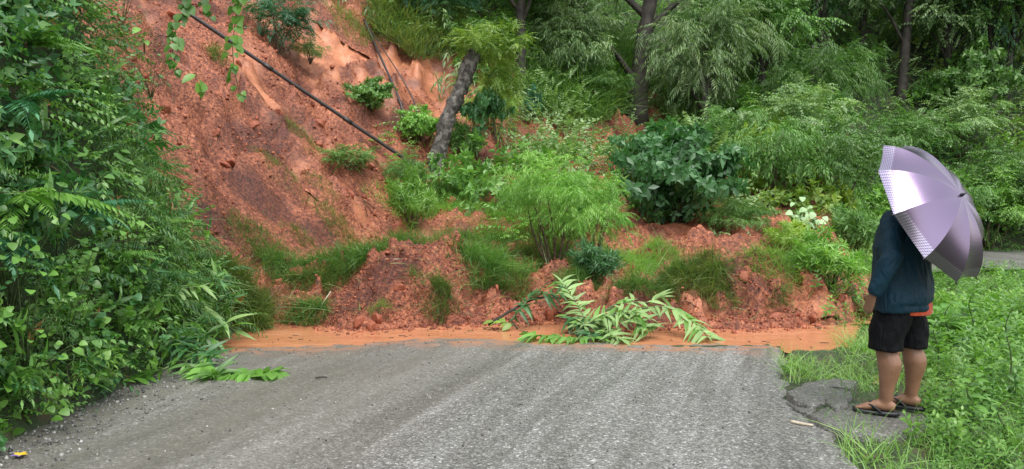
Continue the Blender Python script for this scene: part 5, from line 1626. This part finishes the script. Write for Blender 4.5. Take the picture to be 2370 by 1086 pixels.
# single plants that stand out of the verge
def sapling(label, px, depth, h, m, n, L, lm=BROADLEAF):
    x = (px - 1185) / FPX * depth; b = np.array([x, depth, float(verge_z(np.array(x), np.array(depth)))])
    t = thing('sapling', label, 'plant', b); r = np.random.default_rng(int(px))
    path = curve_pts([[0, 0, -.03], [.02, 0, h * .4], [-.02, .02, h * .75], [.03, 0, h]], 14)
    link('stem', tube(MB(), path, np.linspace(.008, .003, 14), 5).mesh('stem', M['stem_green'], True), t)
    for k in range(n):
        f = .25 + .75 * k / n; a = k * 2.4 + r.normal(0, .3); q = path[int(f * 13.9)]
        put_leaf(t, lm[m], q, [math.cos(a), math.sin(a), .25 + r.normal(0, .25)], [r.normal(0, .2), -.2, 1], L * (1.2 - .5 * f) * r.uniform(.8, 1.1))
sapling('tall thin sapling rising from the herbs at the right edge', 2345, 6.2, .72, 'leaf_mid', 16, .10)
sapling('broad-leaved seedling right of the man\'s jacket hem', 2200, 7.6, .55, 'leaf_bright', 14, .20)
sapling('broad-leaved seedling right of the man\'s shorts', 2175, 6.9, .5, 'leaf_bright', 12, .17)
sapling('broad-leaved seedling under the right rim of the umbrella', 2255, 8.3, .6, 'leaf_mid', 14, .2)
sapling('narrow-leaved seedling at the lower right among the herbs', 2260, 5.3, .35, 'leaf_bright', 12, .12)
sapling('narrow-leaved seedling in the lower right corner', 2335, 4.8, .32, 'leaf_bright', 12, .12, BIGLEAF)

# ------------------------------------------------------------------ people
def skin_mat(name, c):
    m, N, L, b = mat(name)
    tc = N.new('ShaderNodeTexCoord'); n = N.new('ShaderNodeTexNoise'); n.inputs['Scale'].default_value = 14; n.inputs['Detail'].default_value = 5
    L.new(tc.outputs['Object'], n.inputs['Vector'])
    rr = ramp(N, [(.3, tuple(q * .82 for q in c)), (.7, tuple(q * 1.12 for q in c))])
    L.new(n.outputs[0], rr.inputs[0]); L.new(rr.outputs[0], b.inputs['Base Color'])
    b.inputs['Roughness'].default_value = .42
    b.inputs['Subsurface Weight'].default_value = .12
    b.inputs['Subsurface Radius'].default_value = (.02, .008, .004)
    return m
def cloth_mat(name, c, rough=.75, sheen=.2, weave=260, var=.25):
    m, N, L, b = mat(name)
    tc = N.new('ShaderNodeTexCoord')
    n = N.new('ShaderNodeTexNoise'); n.inputs['Scale'].default_value = 5; n.inputs['Detail'].default_value = 6
    L.new(tc.outputs['Object'], n.inputs['Vector'])
    rr = ramp(N, [(.3, tuple(q * (1 - var) for q in c)), (.7, tuple(q * (1 + var) for q in c))])
    L.new(n.outputs[0], rr.inputs[0]); L.new(rr.outputs[0], b.inputs['Base Color'])
    b.inputs['Roughness'].default_value = rough
    b.inputs['Sheen Weight'].default_value = sheen
    b.inputs['Specular IOR Level'].default_value = .22
    n2 = N.new('ShaderNodeTexNoise'); n2.inputs['Scale'].default_value = weave
    L.new(tc.outputs['Object'], n2.inputs['Vector'])
    bp = N.new('ShaderNodeBump'); bp.inputs['Strength'].default_value = .15; bp.inputs['Distance'].default_value = .002
    L.new(n2.outputs[0], bp.inputs['Height'])
    n3 = N.new('ShaderNodeTexNoise'); n3.inputs['Scale'].default_value = 9; n3.inputs['Detail'].default_value = 3; n3.inputs['Distortion'].default_value = 1.2
    mpc = N.new('ShaderNodeMapping'); mpc.inputs['Rotation'].default_value = (.3, .6, .2); mpc.inputs['Scale'].default_value = (1.6, 1.6, .7)
    L.new(tc.outputs['Object'], mpc.inputs[0]); L.new(mpc.outputs[0], n3.inputs['Vector'])
    bf = N.new('ShaderNodeBump'); bf.inputs['Strength'].default_value = .8; bf.inputs['Distance'].default_value = .03
    L.new(n3.outputs[0], bf.inputs['Height']); L.new(bp.outputs[0], bf.inputs['Normal']); L.new(bf.outputs[0], b.inputs['Normal'])
    return m
M['skin'] = skin_mat('skin', (.27, .138, .083))
M['jacket'] = cloth_mat('teal_jacket', (.009, .036, .060), .6, .0)
M['shorts'] = cloth_mat('black_shorts', (.003, .003, .005), .7, .0)
M['shirt_orange'] = cloth_mat('orange_shirt', (.60, .085, .035), .8)
M['shirt_dark'] = cloth_mat('dark_shirt', (.02, .022, .03), .8)
M['rubber'] = plain('black_rubber', (.012, .013, .016), .45, bump=.2, bscale=200)
M['hair'] = plain('black_hair', (.009, .007, .006), .4, bump=.8, bscale=120)
M['eye'] = plain('eye_white', (.7, .68, .65), .2)

def etube(mb, pts, rx, ry, n=20, ref=(1, 0, 0)):
    """limb with elliptical section; rx along ref"""
    pts = np.asarray(pts, float); k = len(pts); rx = np.broadcast_to(rx, (k,)); ry = np.broadcast_to(ry, (k,))
    tan = nrm(np.gradient(pts, axis=0)); ref = np.array(ref, float)
    y = nrm(np.cross(tan, ref)); x = np.cross(y, tan)
    a = np.linspace(0, 2 * math.pi, n, endpoint=False)
    V = pts[:, None] + x[:, None] * (np.cos(a)[None] * rx[:, None])[..., None] + y[:, None] * (np.sin(a)[None] * ry[:, None])[..., None]
    i = np.arange(k - 1)[:, None] * n; j = np.arange(n)[None]; j2 = (j + 1) % n
    Q = np.stack([i + j, i + j2, i + n + j2, i + n + j], -1).reshape(-1, 4)
    V = np.vstack([V.reshape(-1, 3), pts[:1], pts[-1:]]); c0 = k * n
    T = [(c0, (q + 1) % n, q) for q in range(n)] + [(c0 + 1, (k - 1) * n + q, (k - 1) * n + (q + 1) % n) for q in range(n)]
    mb.add(V, Q, np.array(T))
def limb(mb, ctrl, rx, ry=None, n=16, ref=(1, 0, 0), seg=None):
    seg = seg or (len(ctrl) - 1) * 6 + 1
    pts = curve_pts(ctrl, seg); u = np.linspace(0, 1, seg); uk = np.linspace(0, 1, len(ctrl))
    ry = rx if ry is None else ry
    etube(mb, pts, np.interp(u, uk, rx), np.interp(u, uk, ry), n, ref)
def ball(mb, c, r, n=14):
    t = np.linspace(-1, 1, n) * math.pi / 2
    r = np.broadcast_to(np.asarray(r, float), (3,))
    pts = np.stack([0 * t + c[0], 0 * t + c[1], c[2] + np.sin(t) * r[2]], -1)
    etube(mb, pts, np.maximum(np.cos(t), .02) * r[0], np.maximum(np.cos(t), .02) * r[1], 18, (1, 0, 0))
def fuse(mb, name, m, voxel, smooth=3, wrinkle=None, factor=.5):
    """one continuous surface from overlapping shapes"""
    me = mb.mesh(name + '_raw'); o = bpy.data.objects.new('tmp', me); COL.objects.link(o)
    md = o.modifiers.new('r', 'REMESH'); md.mode = 'VOXEL'; md.voxel_size = voxel
    if smooth:
        s = o.modifiers.new('s', 'SMOOTH'); s.iterations = smooth; s.factor = factor
    dg = bpy.context.evaluated_depsgraph_get(); dg.update()
    out = bpy.data.meshes.new_from_object(o.evaluated_get(dg))
    bpy.data.objects.remove(o); bpy.data.meshes.remove(me)
    out.name = name; out.materials.clear(); out.materials.append(m)
    nv = len(out.vertices)
    if wrinkle and nv:
        co = np.empty(nv * 3, np.float32); out.vertices.foreach_get('co', co); co = co.reshape(-1, 3)
        no = np.empty(nv * 3, np.float32); out.vertices.foreach_get('normal', no); no = no.reshape(-1, 3)
        co = co + no * wrinkle(co)[:, None]
        out.vertices.foreach_set('co', co.astype(np.float32).ravel())
    out.polygons.foreach_set('use_smooth', np.ones(len(out.polygons), bool)); out.update()
    return out

def hand(mb, wrist, d, palm_n, s=1.0, curl=.5, side=1):
    """palm, four fingers of unequal length and a thumb leaving the side of the palm"""
    wrist = np.array(wrist, float); d = nrm(np.array(d, float)); pn = np.array(palm_n, float)
    w = nrm(np.cross(d, pn)) * side; pn = nrm(np.cross(w, d)) * side
    etube(mb, np.array([wrist - d * .01, wrist + d * .03 * s, wrist + d * .075 * s, wrist + d * .092 * s]), np.array([.024, .034, .040, .036]) * s, np.array([.018, .016, .014, .011]) * s, 12, w)
    for k, (off, ln) in enumerate(((-.030, .062), (-.010, .074), (.010, .070), (.029, .054))):
        b = wrist + d * .085 * s + w * off * s
        p = [b]; dd = d.copy()
        for seg in (.44, .32, .24):
            ca, sa = math.cos(curl * .75), math.sin(curl * .75)
            p.append(p[-1] + dd * ln * seg * s)
            dd = nrm(dd * ca + pn * sa)
        limb(mb, p, np.array([.0088, .0085, .0078, .0062]) * s, n=8, ref=w)
    b = wrist + d * .028 * s - w * .028 * s
    limb(mb, [b, b + (-w * .028 + d * .022 + pn * .008) * s, b + (-w * .034 + d * .048 + pn * .02 * (1 + curl)) * s, b + (-w * .026 + d * .066 + pn * .03 * (1 + curl)) * s], np.array([.013, .011, .009, .007]) * s, n=8, ref=pn)

def person(label, loc, heading, scale, la, ra, top_m, bot_m, jacket=True, sandals=True, legs=((-.12, .0), (.12, .0)), grip=None, head_tilt=(0, .02), foot_yaw=(0.15, -.15)):
    t = thing('person', label, 'person', loc, heading); t.scale = (scale,) * 3
    mb = MB()
    z0 = .022 if sandals else .0
    for s, (fx, fy), fyaw in zip((-1, 1), legs, foot_yaw):
        limb(mb, [(s * .085, -.005, .90), (s * .10 + .0, .005, .70), (fx * .92, fy + .015, .48), (fx * .96, fy - .022, .345), (fx, fy - .012, .21), (fx, fy, .10), (fx, fy + .005, .06 + z0)],
             [.098, .088, .058, .071, .050, .034, .035], [.102, .093, .062, .080, .052, .041, .047])
        f = np.array([-math.sin(fyaw), math.cos(fyaw), 0]); w = np.array([math.cos(fyaw), math.sin(fyaw), 0]); c = np.array([fx, fy, z0])
        P = [c - f * .062 + [0, 0, .030], c - f * .03 + [0, 0, .040], c + f * .05 + [0, 0, .040], c + f * .115 + [0, 0, .026], c + f * .150 + [0, 0, .018]]
        etube(mb, np.array(P), np.array([.026, .034, .038, .045, .040]), np.array([.028, .040, .036, .024, .014]), 14, w)
        for q, (ox, ln, rr_) in enumerate(((-.028, .055, .013), (-.010, .054, .0095), (.006, .048, .009), (.020, .042, .0085), (.033, .034, .008))):
            b = c + f * .135 + w * ox * -s * -1 * (1 if s > 0 else -1) * (1 if True else 1)
            limb(mb, [b - f * .02 + [0, 0, .016], b + f * ln * .5 + [0, 0, .017], b + f * ln + [0, 0, .011]], [rr_, rr_, rr_ * .8], n=8, ref=w)
    # trunk, neck, head
    limb(mb, [(0, 0, .80), (0, 0, .90), (0, .0, 1.02), (0, .0, 1.20), (0, -.01, 1.32), (0, -.01, 1.385), (head_tilt[0] * .4, head_tilt[1] * .4, 1.44), (head_tilt[0], head_tilt[1], 1.49)],
         [.15, .172, .158, .172, .160, .075, .058, .058], [.11, .125, .115, .122, .095, .068, .058, .058], n=24)
    hx, hy = head_tilt; hc = np.array([hx, hy + .015, 1.555])
    ball(mb, hc, (.078, .097, .115)); ball(mb, hc + [0, .035, -.062], (.055, .055, .05))
    limb(mb, [hc + [0, .088, .018], hc + [0, .106, -.008], hc + [0, .112, -.026], hc + [0, .092, -.034]], [.010, .012, .016, .012], n=8)
    limb(mb, [hc + [-.022, .088, -.058], hc + [0, .094, -.058], hc + [.022, .088, -.058]], [.006, .009, .006], n=8, ref=(0, 0, 1))
    for s in (-1, 1):
        limb(mb, [hc + [s * .076, -.006, .025], hc + [s * .088, -.014, .005], hc + [s * .080, -.006, -.028]], [.008, .014, .008], [.014, .022, .012], n=8, ref=(1, 0, 0))
    for s, arm in ((-1, la), (1, ra)):
        sh = (s * .165, -.01, 1.315); el, wr, hd, pn, cu = arm
        el = np.array(el); wr = np.array(wr)
        limb(mb, [sh, (np.array(sh) + el) / 2, el, (el + wr) / 2, wr], [.056, .050, .041, .040, .027], [.058, .052, .042, .038, .022])
        hand(mb, wr, hd, pn, 1.0, cu, -s)
    link('body', fuse(mb, 'body', M['skin'], .0085 if jacket else .012, 3), t)
    for s in (-1, 1):
        e = MB(); ball(e, hc + [s * .031, .083, .012], .0125, 8); link('eye', e.mesh('eye', M['eye'], True), t)
    h = MB(); ball(h, hc + [0, -.018, .022], (.087, .098, .108)); ball(h, hc + [0, -.045, -.03], (.078, .068, .09))
    link('hair', fuse(h, 'hair', M['hair'], .010, 1, lambda c: .006 * fbm(c[:, 0] * 30, c[:, 2] * 12 + c[:, 1] * 30, 4, 2)), t)
    # shorts
    mb = MB()
    limb(mb, [(0, 0, 1.0), (0, -.005, .92), (0, -.012, .82), (0, -.008, .74)], [.175, .195, .20, .17], [.135, .15, .155, .13], n=28)
    for s, (fx, fy) in zip((-1, 1), legs):
        limb(mb, [(s * .085, -.008, .88), (s * .098, -.004, .70), (fx * .90, fy + .005, .56), (fx * .92, fy + .012, .445)], [.112, .114, .108, .106], [.13, .125, .115, .112], n=24)
    def wr_s(c):
        return .006 * fbm(c[:, 0] * 9 + c[:, 1] * 9, c[:, 2] * 5, 14, 3) + .004 * fbm(c[:, 0] * 20, c[:, 2] * 12, 15, 2)
    link('shorts', fuse(mb, 'shorts', bot_m, .010, 2, wr_s), t)
    # jacket or shirt
    mb = MB()
    hem = .715 if jacket else .78
    gx = .022 if jacket else .006
    limb(mb, [(0, -.012, hem), (0, -.012, hem + .10), (0, -.008, 1.0), (0, -.008, 1.18), (0, -.012, 1.31), (0, -.014, 1.375), (0, -.012, 1.415)],
         [.226 + gx * .6, .240 + gx, .226 + gx, .215 + gx, .185 + gx * .5, .100, .078], [.16 + gx * .6, .165 + gx, .148 + gx, .145 + gx, .108 + gx, .090, .080], n=30)
    for s, arm in ((-1, la), (1, ra)):
        el, wr, hd, pn, cu = arm; el = np.array(el, float); wr = np.array(wr, float); sh = np.array((s * .165, -.01, 1.315))
        cuff = wr + (el - wr) * (.06 if jacket else .8)
        limb(mb, [sh - np.array([s * .05, 0, -.01]), sh, (sh + el) / 2, el, (el + cuff) / 2, cuff], np.array([.078, .082, .073, .066, .060, .047]), np.array([.080, .084, .076, .068, .060, .044]), n=18)
    if jacket:   # hood lying bunched behind the neck, and hem band
        limb(mb, [(-.11, -.06, 1.37), (-.06, -.115, 1.36), (0, -.13, 1.345), (.06, -.115, 1.36), (.11, -.06, 1.37)], [.035, .045, .05, .045, .035], n=12, ref=(0, 0, 1))
    def wr_j(c):
        arm_ = sstep(.17, .24, np.abs(c[:, 0]))
        f = fbm(c[:, 0] * 5 + c[:, 1] * 4 + c[:, 2] * 5, c[:, 2] * 2.6 - c[:, 0] * 3, 24, 2)
        ridged = (1 - np.abs(f)) ** 2
        return .019 * (ridged - .45) * (.6 + .7 * arm_) + .003 * fbm(c[:, 0] * 10 + c[:, 1] * 10, c[:, 2] * 9, 25, 2) - .010 * np.exp(-((c[:, 2] - hem - .045) / .016) ** 2) * (1 - arm_) * jacket
    link('jacket' if jacket else 'shirt', fuse(mb, 'jacket', top_m, .0085, 2, wr_j), t)
    if jacket:
        mb = MB(); limb(mb, [(.03, -.028, .688), (.03, -.028, .73), (.02, -.02, .80)], [.192, .195, .19], [.158, .16, .15], n=28)
        link('shirt_hem', fuse(mb, 'shirt_hem', M['shirt_orange'], .010, 1, lambda c: .004 * fbm(c[:, 0] * 12, c[:, 1] * 12, 9, 2)), t)
    if sandals:
        for s, (fx, fy), fyaw in zip((-1, 1), legs, foot_yaw):
            f = np.array([-math.sin(fyaw), math.cos(fyaw), 0]); w = np.array([math.cos(fyaw), math.sin(fyaw), 0]); c = np.array([fx, fy, 0])
            sd = bpy.data.objects.new('sandal', None); COL.objects.link(sd); sd.parent = t
            us = np.linspace(0, 1, 28); L0, L1 = -.092, .205
            hw = .036 + .016 * np.sin(us * math.pi * .9 + .1) * us + .0 * us
            hw = hw * np.sqrt(np.clip(1 - np.abs(2 * us - 1) ** 5, 0, 1)) + .004
            mid = c[None] + f[None] * (L0 + (L1 - L0) * us)[:, None]
            lo, hi = .0, .024
            V = np.vstack([mid - w * hw[:, None] + [0, 0, lo], mid + w * hw[:, None] + [0, 0, lo], mid - w * hw[:, None] + [0, 0, hi], mid + w * hw[:, None] + [0, 0, hi]])
            V[56:, 2] += np.tile(.012 * us ** 6, 2); Q = []
            for i in range(27):
                Q += [(i, i + 1, 28 + i + 1, 28 + i), (56 + i, 84 + i, 84 + i + 1, 56 + i + 1), (i, 56 + i, 56 + i + 1, i + 1), (28 + i, 28 + i + 1, 84 + i + 1, 84 + i)]
            Q += [(0, 28, 84, 56), (27, 83, 111, 55)]
            link('sole', MB().add(V, np.array(Q)).mesh('sole', M['rubber']), sd)
            st = MB()
            toe_ = c + f * .135 + [0, 0, .03]
            for q in (-1, 1):
                limb(st, [toe_, c + f * .10 + w * q * .026 + [0, 0, .064], c + f * .055 + w * q * .046 + [0, 0, .05], c + f * .02 + w * q * .046 + [0, 0, .02]], [.006, .010, .011, .009], [.006, .006, .006, .006], n=8)
            limb(st, [c + f * .06 + w * -.044 + [0, 0, .045], c + f * .085 + [0, 0, .082], c + f * .06 + w * .044 + [0, 0, .045]], [.016, .020, .016], [.006, .006, .006], n=10, ref=f)
            link('strap', st.mesh('strap', M['rubber'], True), sd)
    return t

# umbrella geometry first: the hand has to meet its shaft
U_AX = np.array(nrm(np.array([.56, -.68, .47])))
U_C = at(2152, 488, 5.20)                      # centre of the rim
U_R, U_H = .512, .215
P1 = np.array([2.60, 5.36, .042]); HEAD1 = R_(40)
def to_local(p, P, a, s=1.0):
    d = (np.array(p) - P) / s
    return np.array([d[0] * math.cos(a) + d[1] * math.sin(a), -d[0] * math.sin(a) + d[1] * math.cos(a), d[2]])
grip_w = U_C - U_AX * .31
g_l = to_local(grip_w, P1, HEAD1, .975)
ax_l = to_local(P1 + U_AX, P1, HEAD1)
print('GRIP local', g_l)
hd = nrm(np.array([-.75, .55, .25])); hd = nrm(hd - ax_l * np.dot(hd, ax_l))
pn = nrm(np.cross(ax_l, hd))
wr = g_l - hd * .075 - pn * .030
person('man seen from behind in dark teal jacket and black shorts holding the umbrella', P1, HEAD1, .975,
       ((-.325, -.075, 1.06), (-.335, .025, .84), (.12, .38, -1.0), (1, -.2, .1), .45),
       ((.235, .03, 1.03), wr, hd, pn, 1.35), M['jacket'], M['shorts'], True, True, legs=((-.14, .02), (.14, -.03)), foot_yaw=(.42, .22), head_tilt=(.10, -.02))
P2 = np.array([(2064 - 1185) / FPX * 6.62, 6.62, 0.0]); P2[2] = float(verge_z(P2[0], P2[1])) + .01
person('second person mostly hidden behind the man, only bare shins and foot showing', P2, R_(88), .80,
       ((-.225, -.03, 1.05), (-.22, .04, .82), (.05, .2, -1.0), (1, 0, 0), .4), ((.225, -.03, 1.05), (.22, .04, .82), (-.05, .2, -1.0), (-1, 0, 0), .4),
       M['shirt_dark'], M['shorts'], False, False, legs=((-.11, .03), (.11, -.06)), foot_yaw=(.05, -.05))

# ------------------------------------------------------------------ umbrella
def canopy_mat():
    m, N, L, b = mat('lilac_canopy')
    tc = N.new('ShaderNodeAttribute'); tc.attribute_name = 'radial'
    tv = N.new('ShaderNodeAttribute'); tv.attribute_name = 'around'
    band = ramp(N, [(.0, (0, 0, 0)), (.835, (0, 0, 0)), (.85, (1, 1, 1))]); band.color_ramp.interpolation = 'LINEAR'
    L.new(tc.outputs['Fac'], band.inputs[0])
    cv = N.new('ShaderNodeCombineXYZ'); L.new(tv.outputs['Fac'], cv.inputs[0]); L.new(tc.outputs['Fac'], cv.inputs[1])
    ch = N.new('ShaderNodeTexChecker'); ch.inputs['Scale'].default_value = 60
    mp = N.new('ShaderNodeMapping'); mp.inputs['Rotation'].default_value = (0, 0, R_(45)); mp.inputs['Scale'].default_value = (.42, 1, 1)
    L.new(cv.outputs[0], mp.inputs[0]); L.new(mp.outputs[0], ch.inputs['Vector'])
    ch.inputs['Color1'].default_value = (.50, .46, .57, 1); ch.inputs['Color2'].default_value = (.25, .20, .32, 1)
    mx = N.new('ShaderNodeMix'); mx.data_type = 'RGBA'
    L.new(band.outputs[0], mx.inputs[0]); mx.inputs[6].default_value = (.245, .19, .29, 1); L.new(ch.outputs[0], mx.inputs[7])
    L.new(mx.outputs[2], b.inputs['Base Color'])
    b.inputs['Metallic'].default_value = 1.0
    b.inputs['Roughness'].default_value = .25
    b.inputs['Sheen Weight'].default_value = .0
    b.inputs['Sheen Roughness'].default_value = .4
    b.inputs['Coat Weight'].default_value = .0
    b.inputs['Coat IOR'].default_value = 1.5
    b.inputs['Coat Roughness'].default_value = .16
    n = N.new('ShaderNodeTexNoise'); n.inputs['Scale'].default_value = 90
    t2 = N.new('ShaderNodeTexCoord'); L.new(t2.outputs['Object'], n.inputs['Vector'])
    bp = N.new('ShaderNodeBump'); bp.inputs['Strength'].default_value = .07; bp.inputs['Distance'].default_value = .004
    L.new(n.outputs[0], bp.inputs['Height']); L.new(bp.outputs[0], b.inputs['Normal'])
    return m
M['canopy'] = canopy_mat()
M['steel'] = plain('steel', (.45, .45, .47), .3, 1.0)
M['black_plastic'] = plain('black_plastic', (.015, .015, .018), .35)
def umbrella():
    apex = U_C + U_AX * U_H
    t = thing('umbrella', 'lilac purple ten-panel umbrella with patterned border, tilted back over the shoulder', 'umbrella', grip_w - U_AX * .09)
    zq = Vector(U_AX.tolist()).to_track_quat('Z', 'Y')
    t.rotation_euler = zq.to_euler()
    H0 = float(np.dot(U_C - (grip_w - U_AX * .09), U_AX))      # rim plane above the handle end
    n, nr, na = 10, 16, 9
    def rib(u):            # u 0 apex to 1 rim: radius, height
        return U_R * math.sin(u * 1.22) / math.sin(1.22), H0 + U_H * (math.cos(u * 1.22) - math.cos(1.22)) / (1 - math.cos(1.22))
    V, rad_, aro = [], [], []
    for i in range(nr + 1):
        u = max(.015, i / nr); r0, z0 = rib(u)
        for j in range(na + 1):
            f = j / na; a = (f - .5) * 2 * math.pi / n
            bow = 1 - (2 * f - 1) ** 2
            chord = math.cos(math.pi / n) / math.cos(a)
            rr = r0 * (chord - .035 * bow * u ** 3)
            V.append((rr * math.cos(a), rr * math.sin(a), z0 - .012 * bow * u * (1 - .3 * u))); rad_.append(u); aro.append(f * u)
    V = np.array(V); m_ = len(V)
    Vn = V.copy(); Vn[:, 2] -= .0016; Vn[:, :2] *= .998
    i = np.arange(nr)[:, None] * (na + 1) + np.arange(na)[None]
    Q = np.stack([i, i + na + 1, i + na + 2, i + 1], -1).reshape(-1, 4)
    me = MB().add(V, Q).add(Vn, Q[:, ::-1]).mesh('panel', M['canopy'], True)
    attr(me, 'radial', np.array(rad_ + rad_)); attr(me, 'around', np.array(aro + aro))
    rb = MB(); us = np.linspace(0.02, 1.0, 14); pr = np.array([(rib(u)[0], 0, rib(u)[1] - .006) for u in us])
    tube(rb, pr, .0026, 5); rme = rb.mesh('rib', M['steel'], True)
    sp = MB(); tube(sp, [(rib(.5)[0], 0, rib(.5)[1] - .008), (.012, 0, H0 - .06)], .0022, 5); sme = sp.mesh('stretcher', M['steel'], True)
    tp = MB(); e = rib(1.0); tube(tp, [(e[0] - .008, 0, e[1] - .003), (e[0] + .012, 0, e[1] - .008)], .0045, 6); tme = tp.mesh('rib_tip', M['black_plastic'], True)
    off = .35
    for k in range(n):
        a = k * 2 * math.pi / n + off
        link('panel', me, t, (0, 0, 0), (0, 0, a))
        ro = link('rib', rme, t, (0, 0, 0), (0, 0, a + math.pi / n))
        link('rib_tip', tme, ro); link('stretcher', sme, ro)
    s = MB(); tube(s, [(0, 0, .05), (0, 0, H0 + U_H)], .006, 8); link('shaft', s.mesh('shaft', M['steel'], True), t)
    s = MB(); tube(s, [(0, 0, H0 + U_H - .004), (0, 0, H0 + U_H + .012), (0, 0, H0 + U_H + .03)], [.013, .009, .004], 8); link('ferrule', s.mesh('ferrule', M['black_plastic'], True), t)
    s = MB(); tube(s, [(0, 0, 0), (0, 0, .01), (0, 0, .06), (0, 0, .12), (0, 0, .14)], [.012, .016, .015, .016, .010], 10); link('handle', s.mesh('handle', M['black_plastic'], True), t)
umbrella()
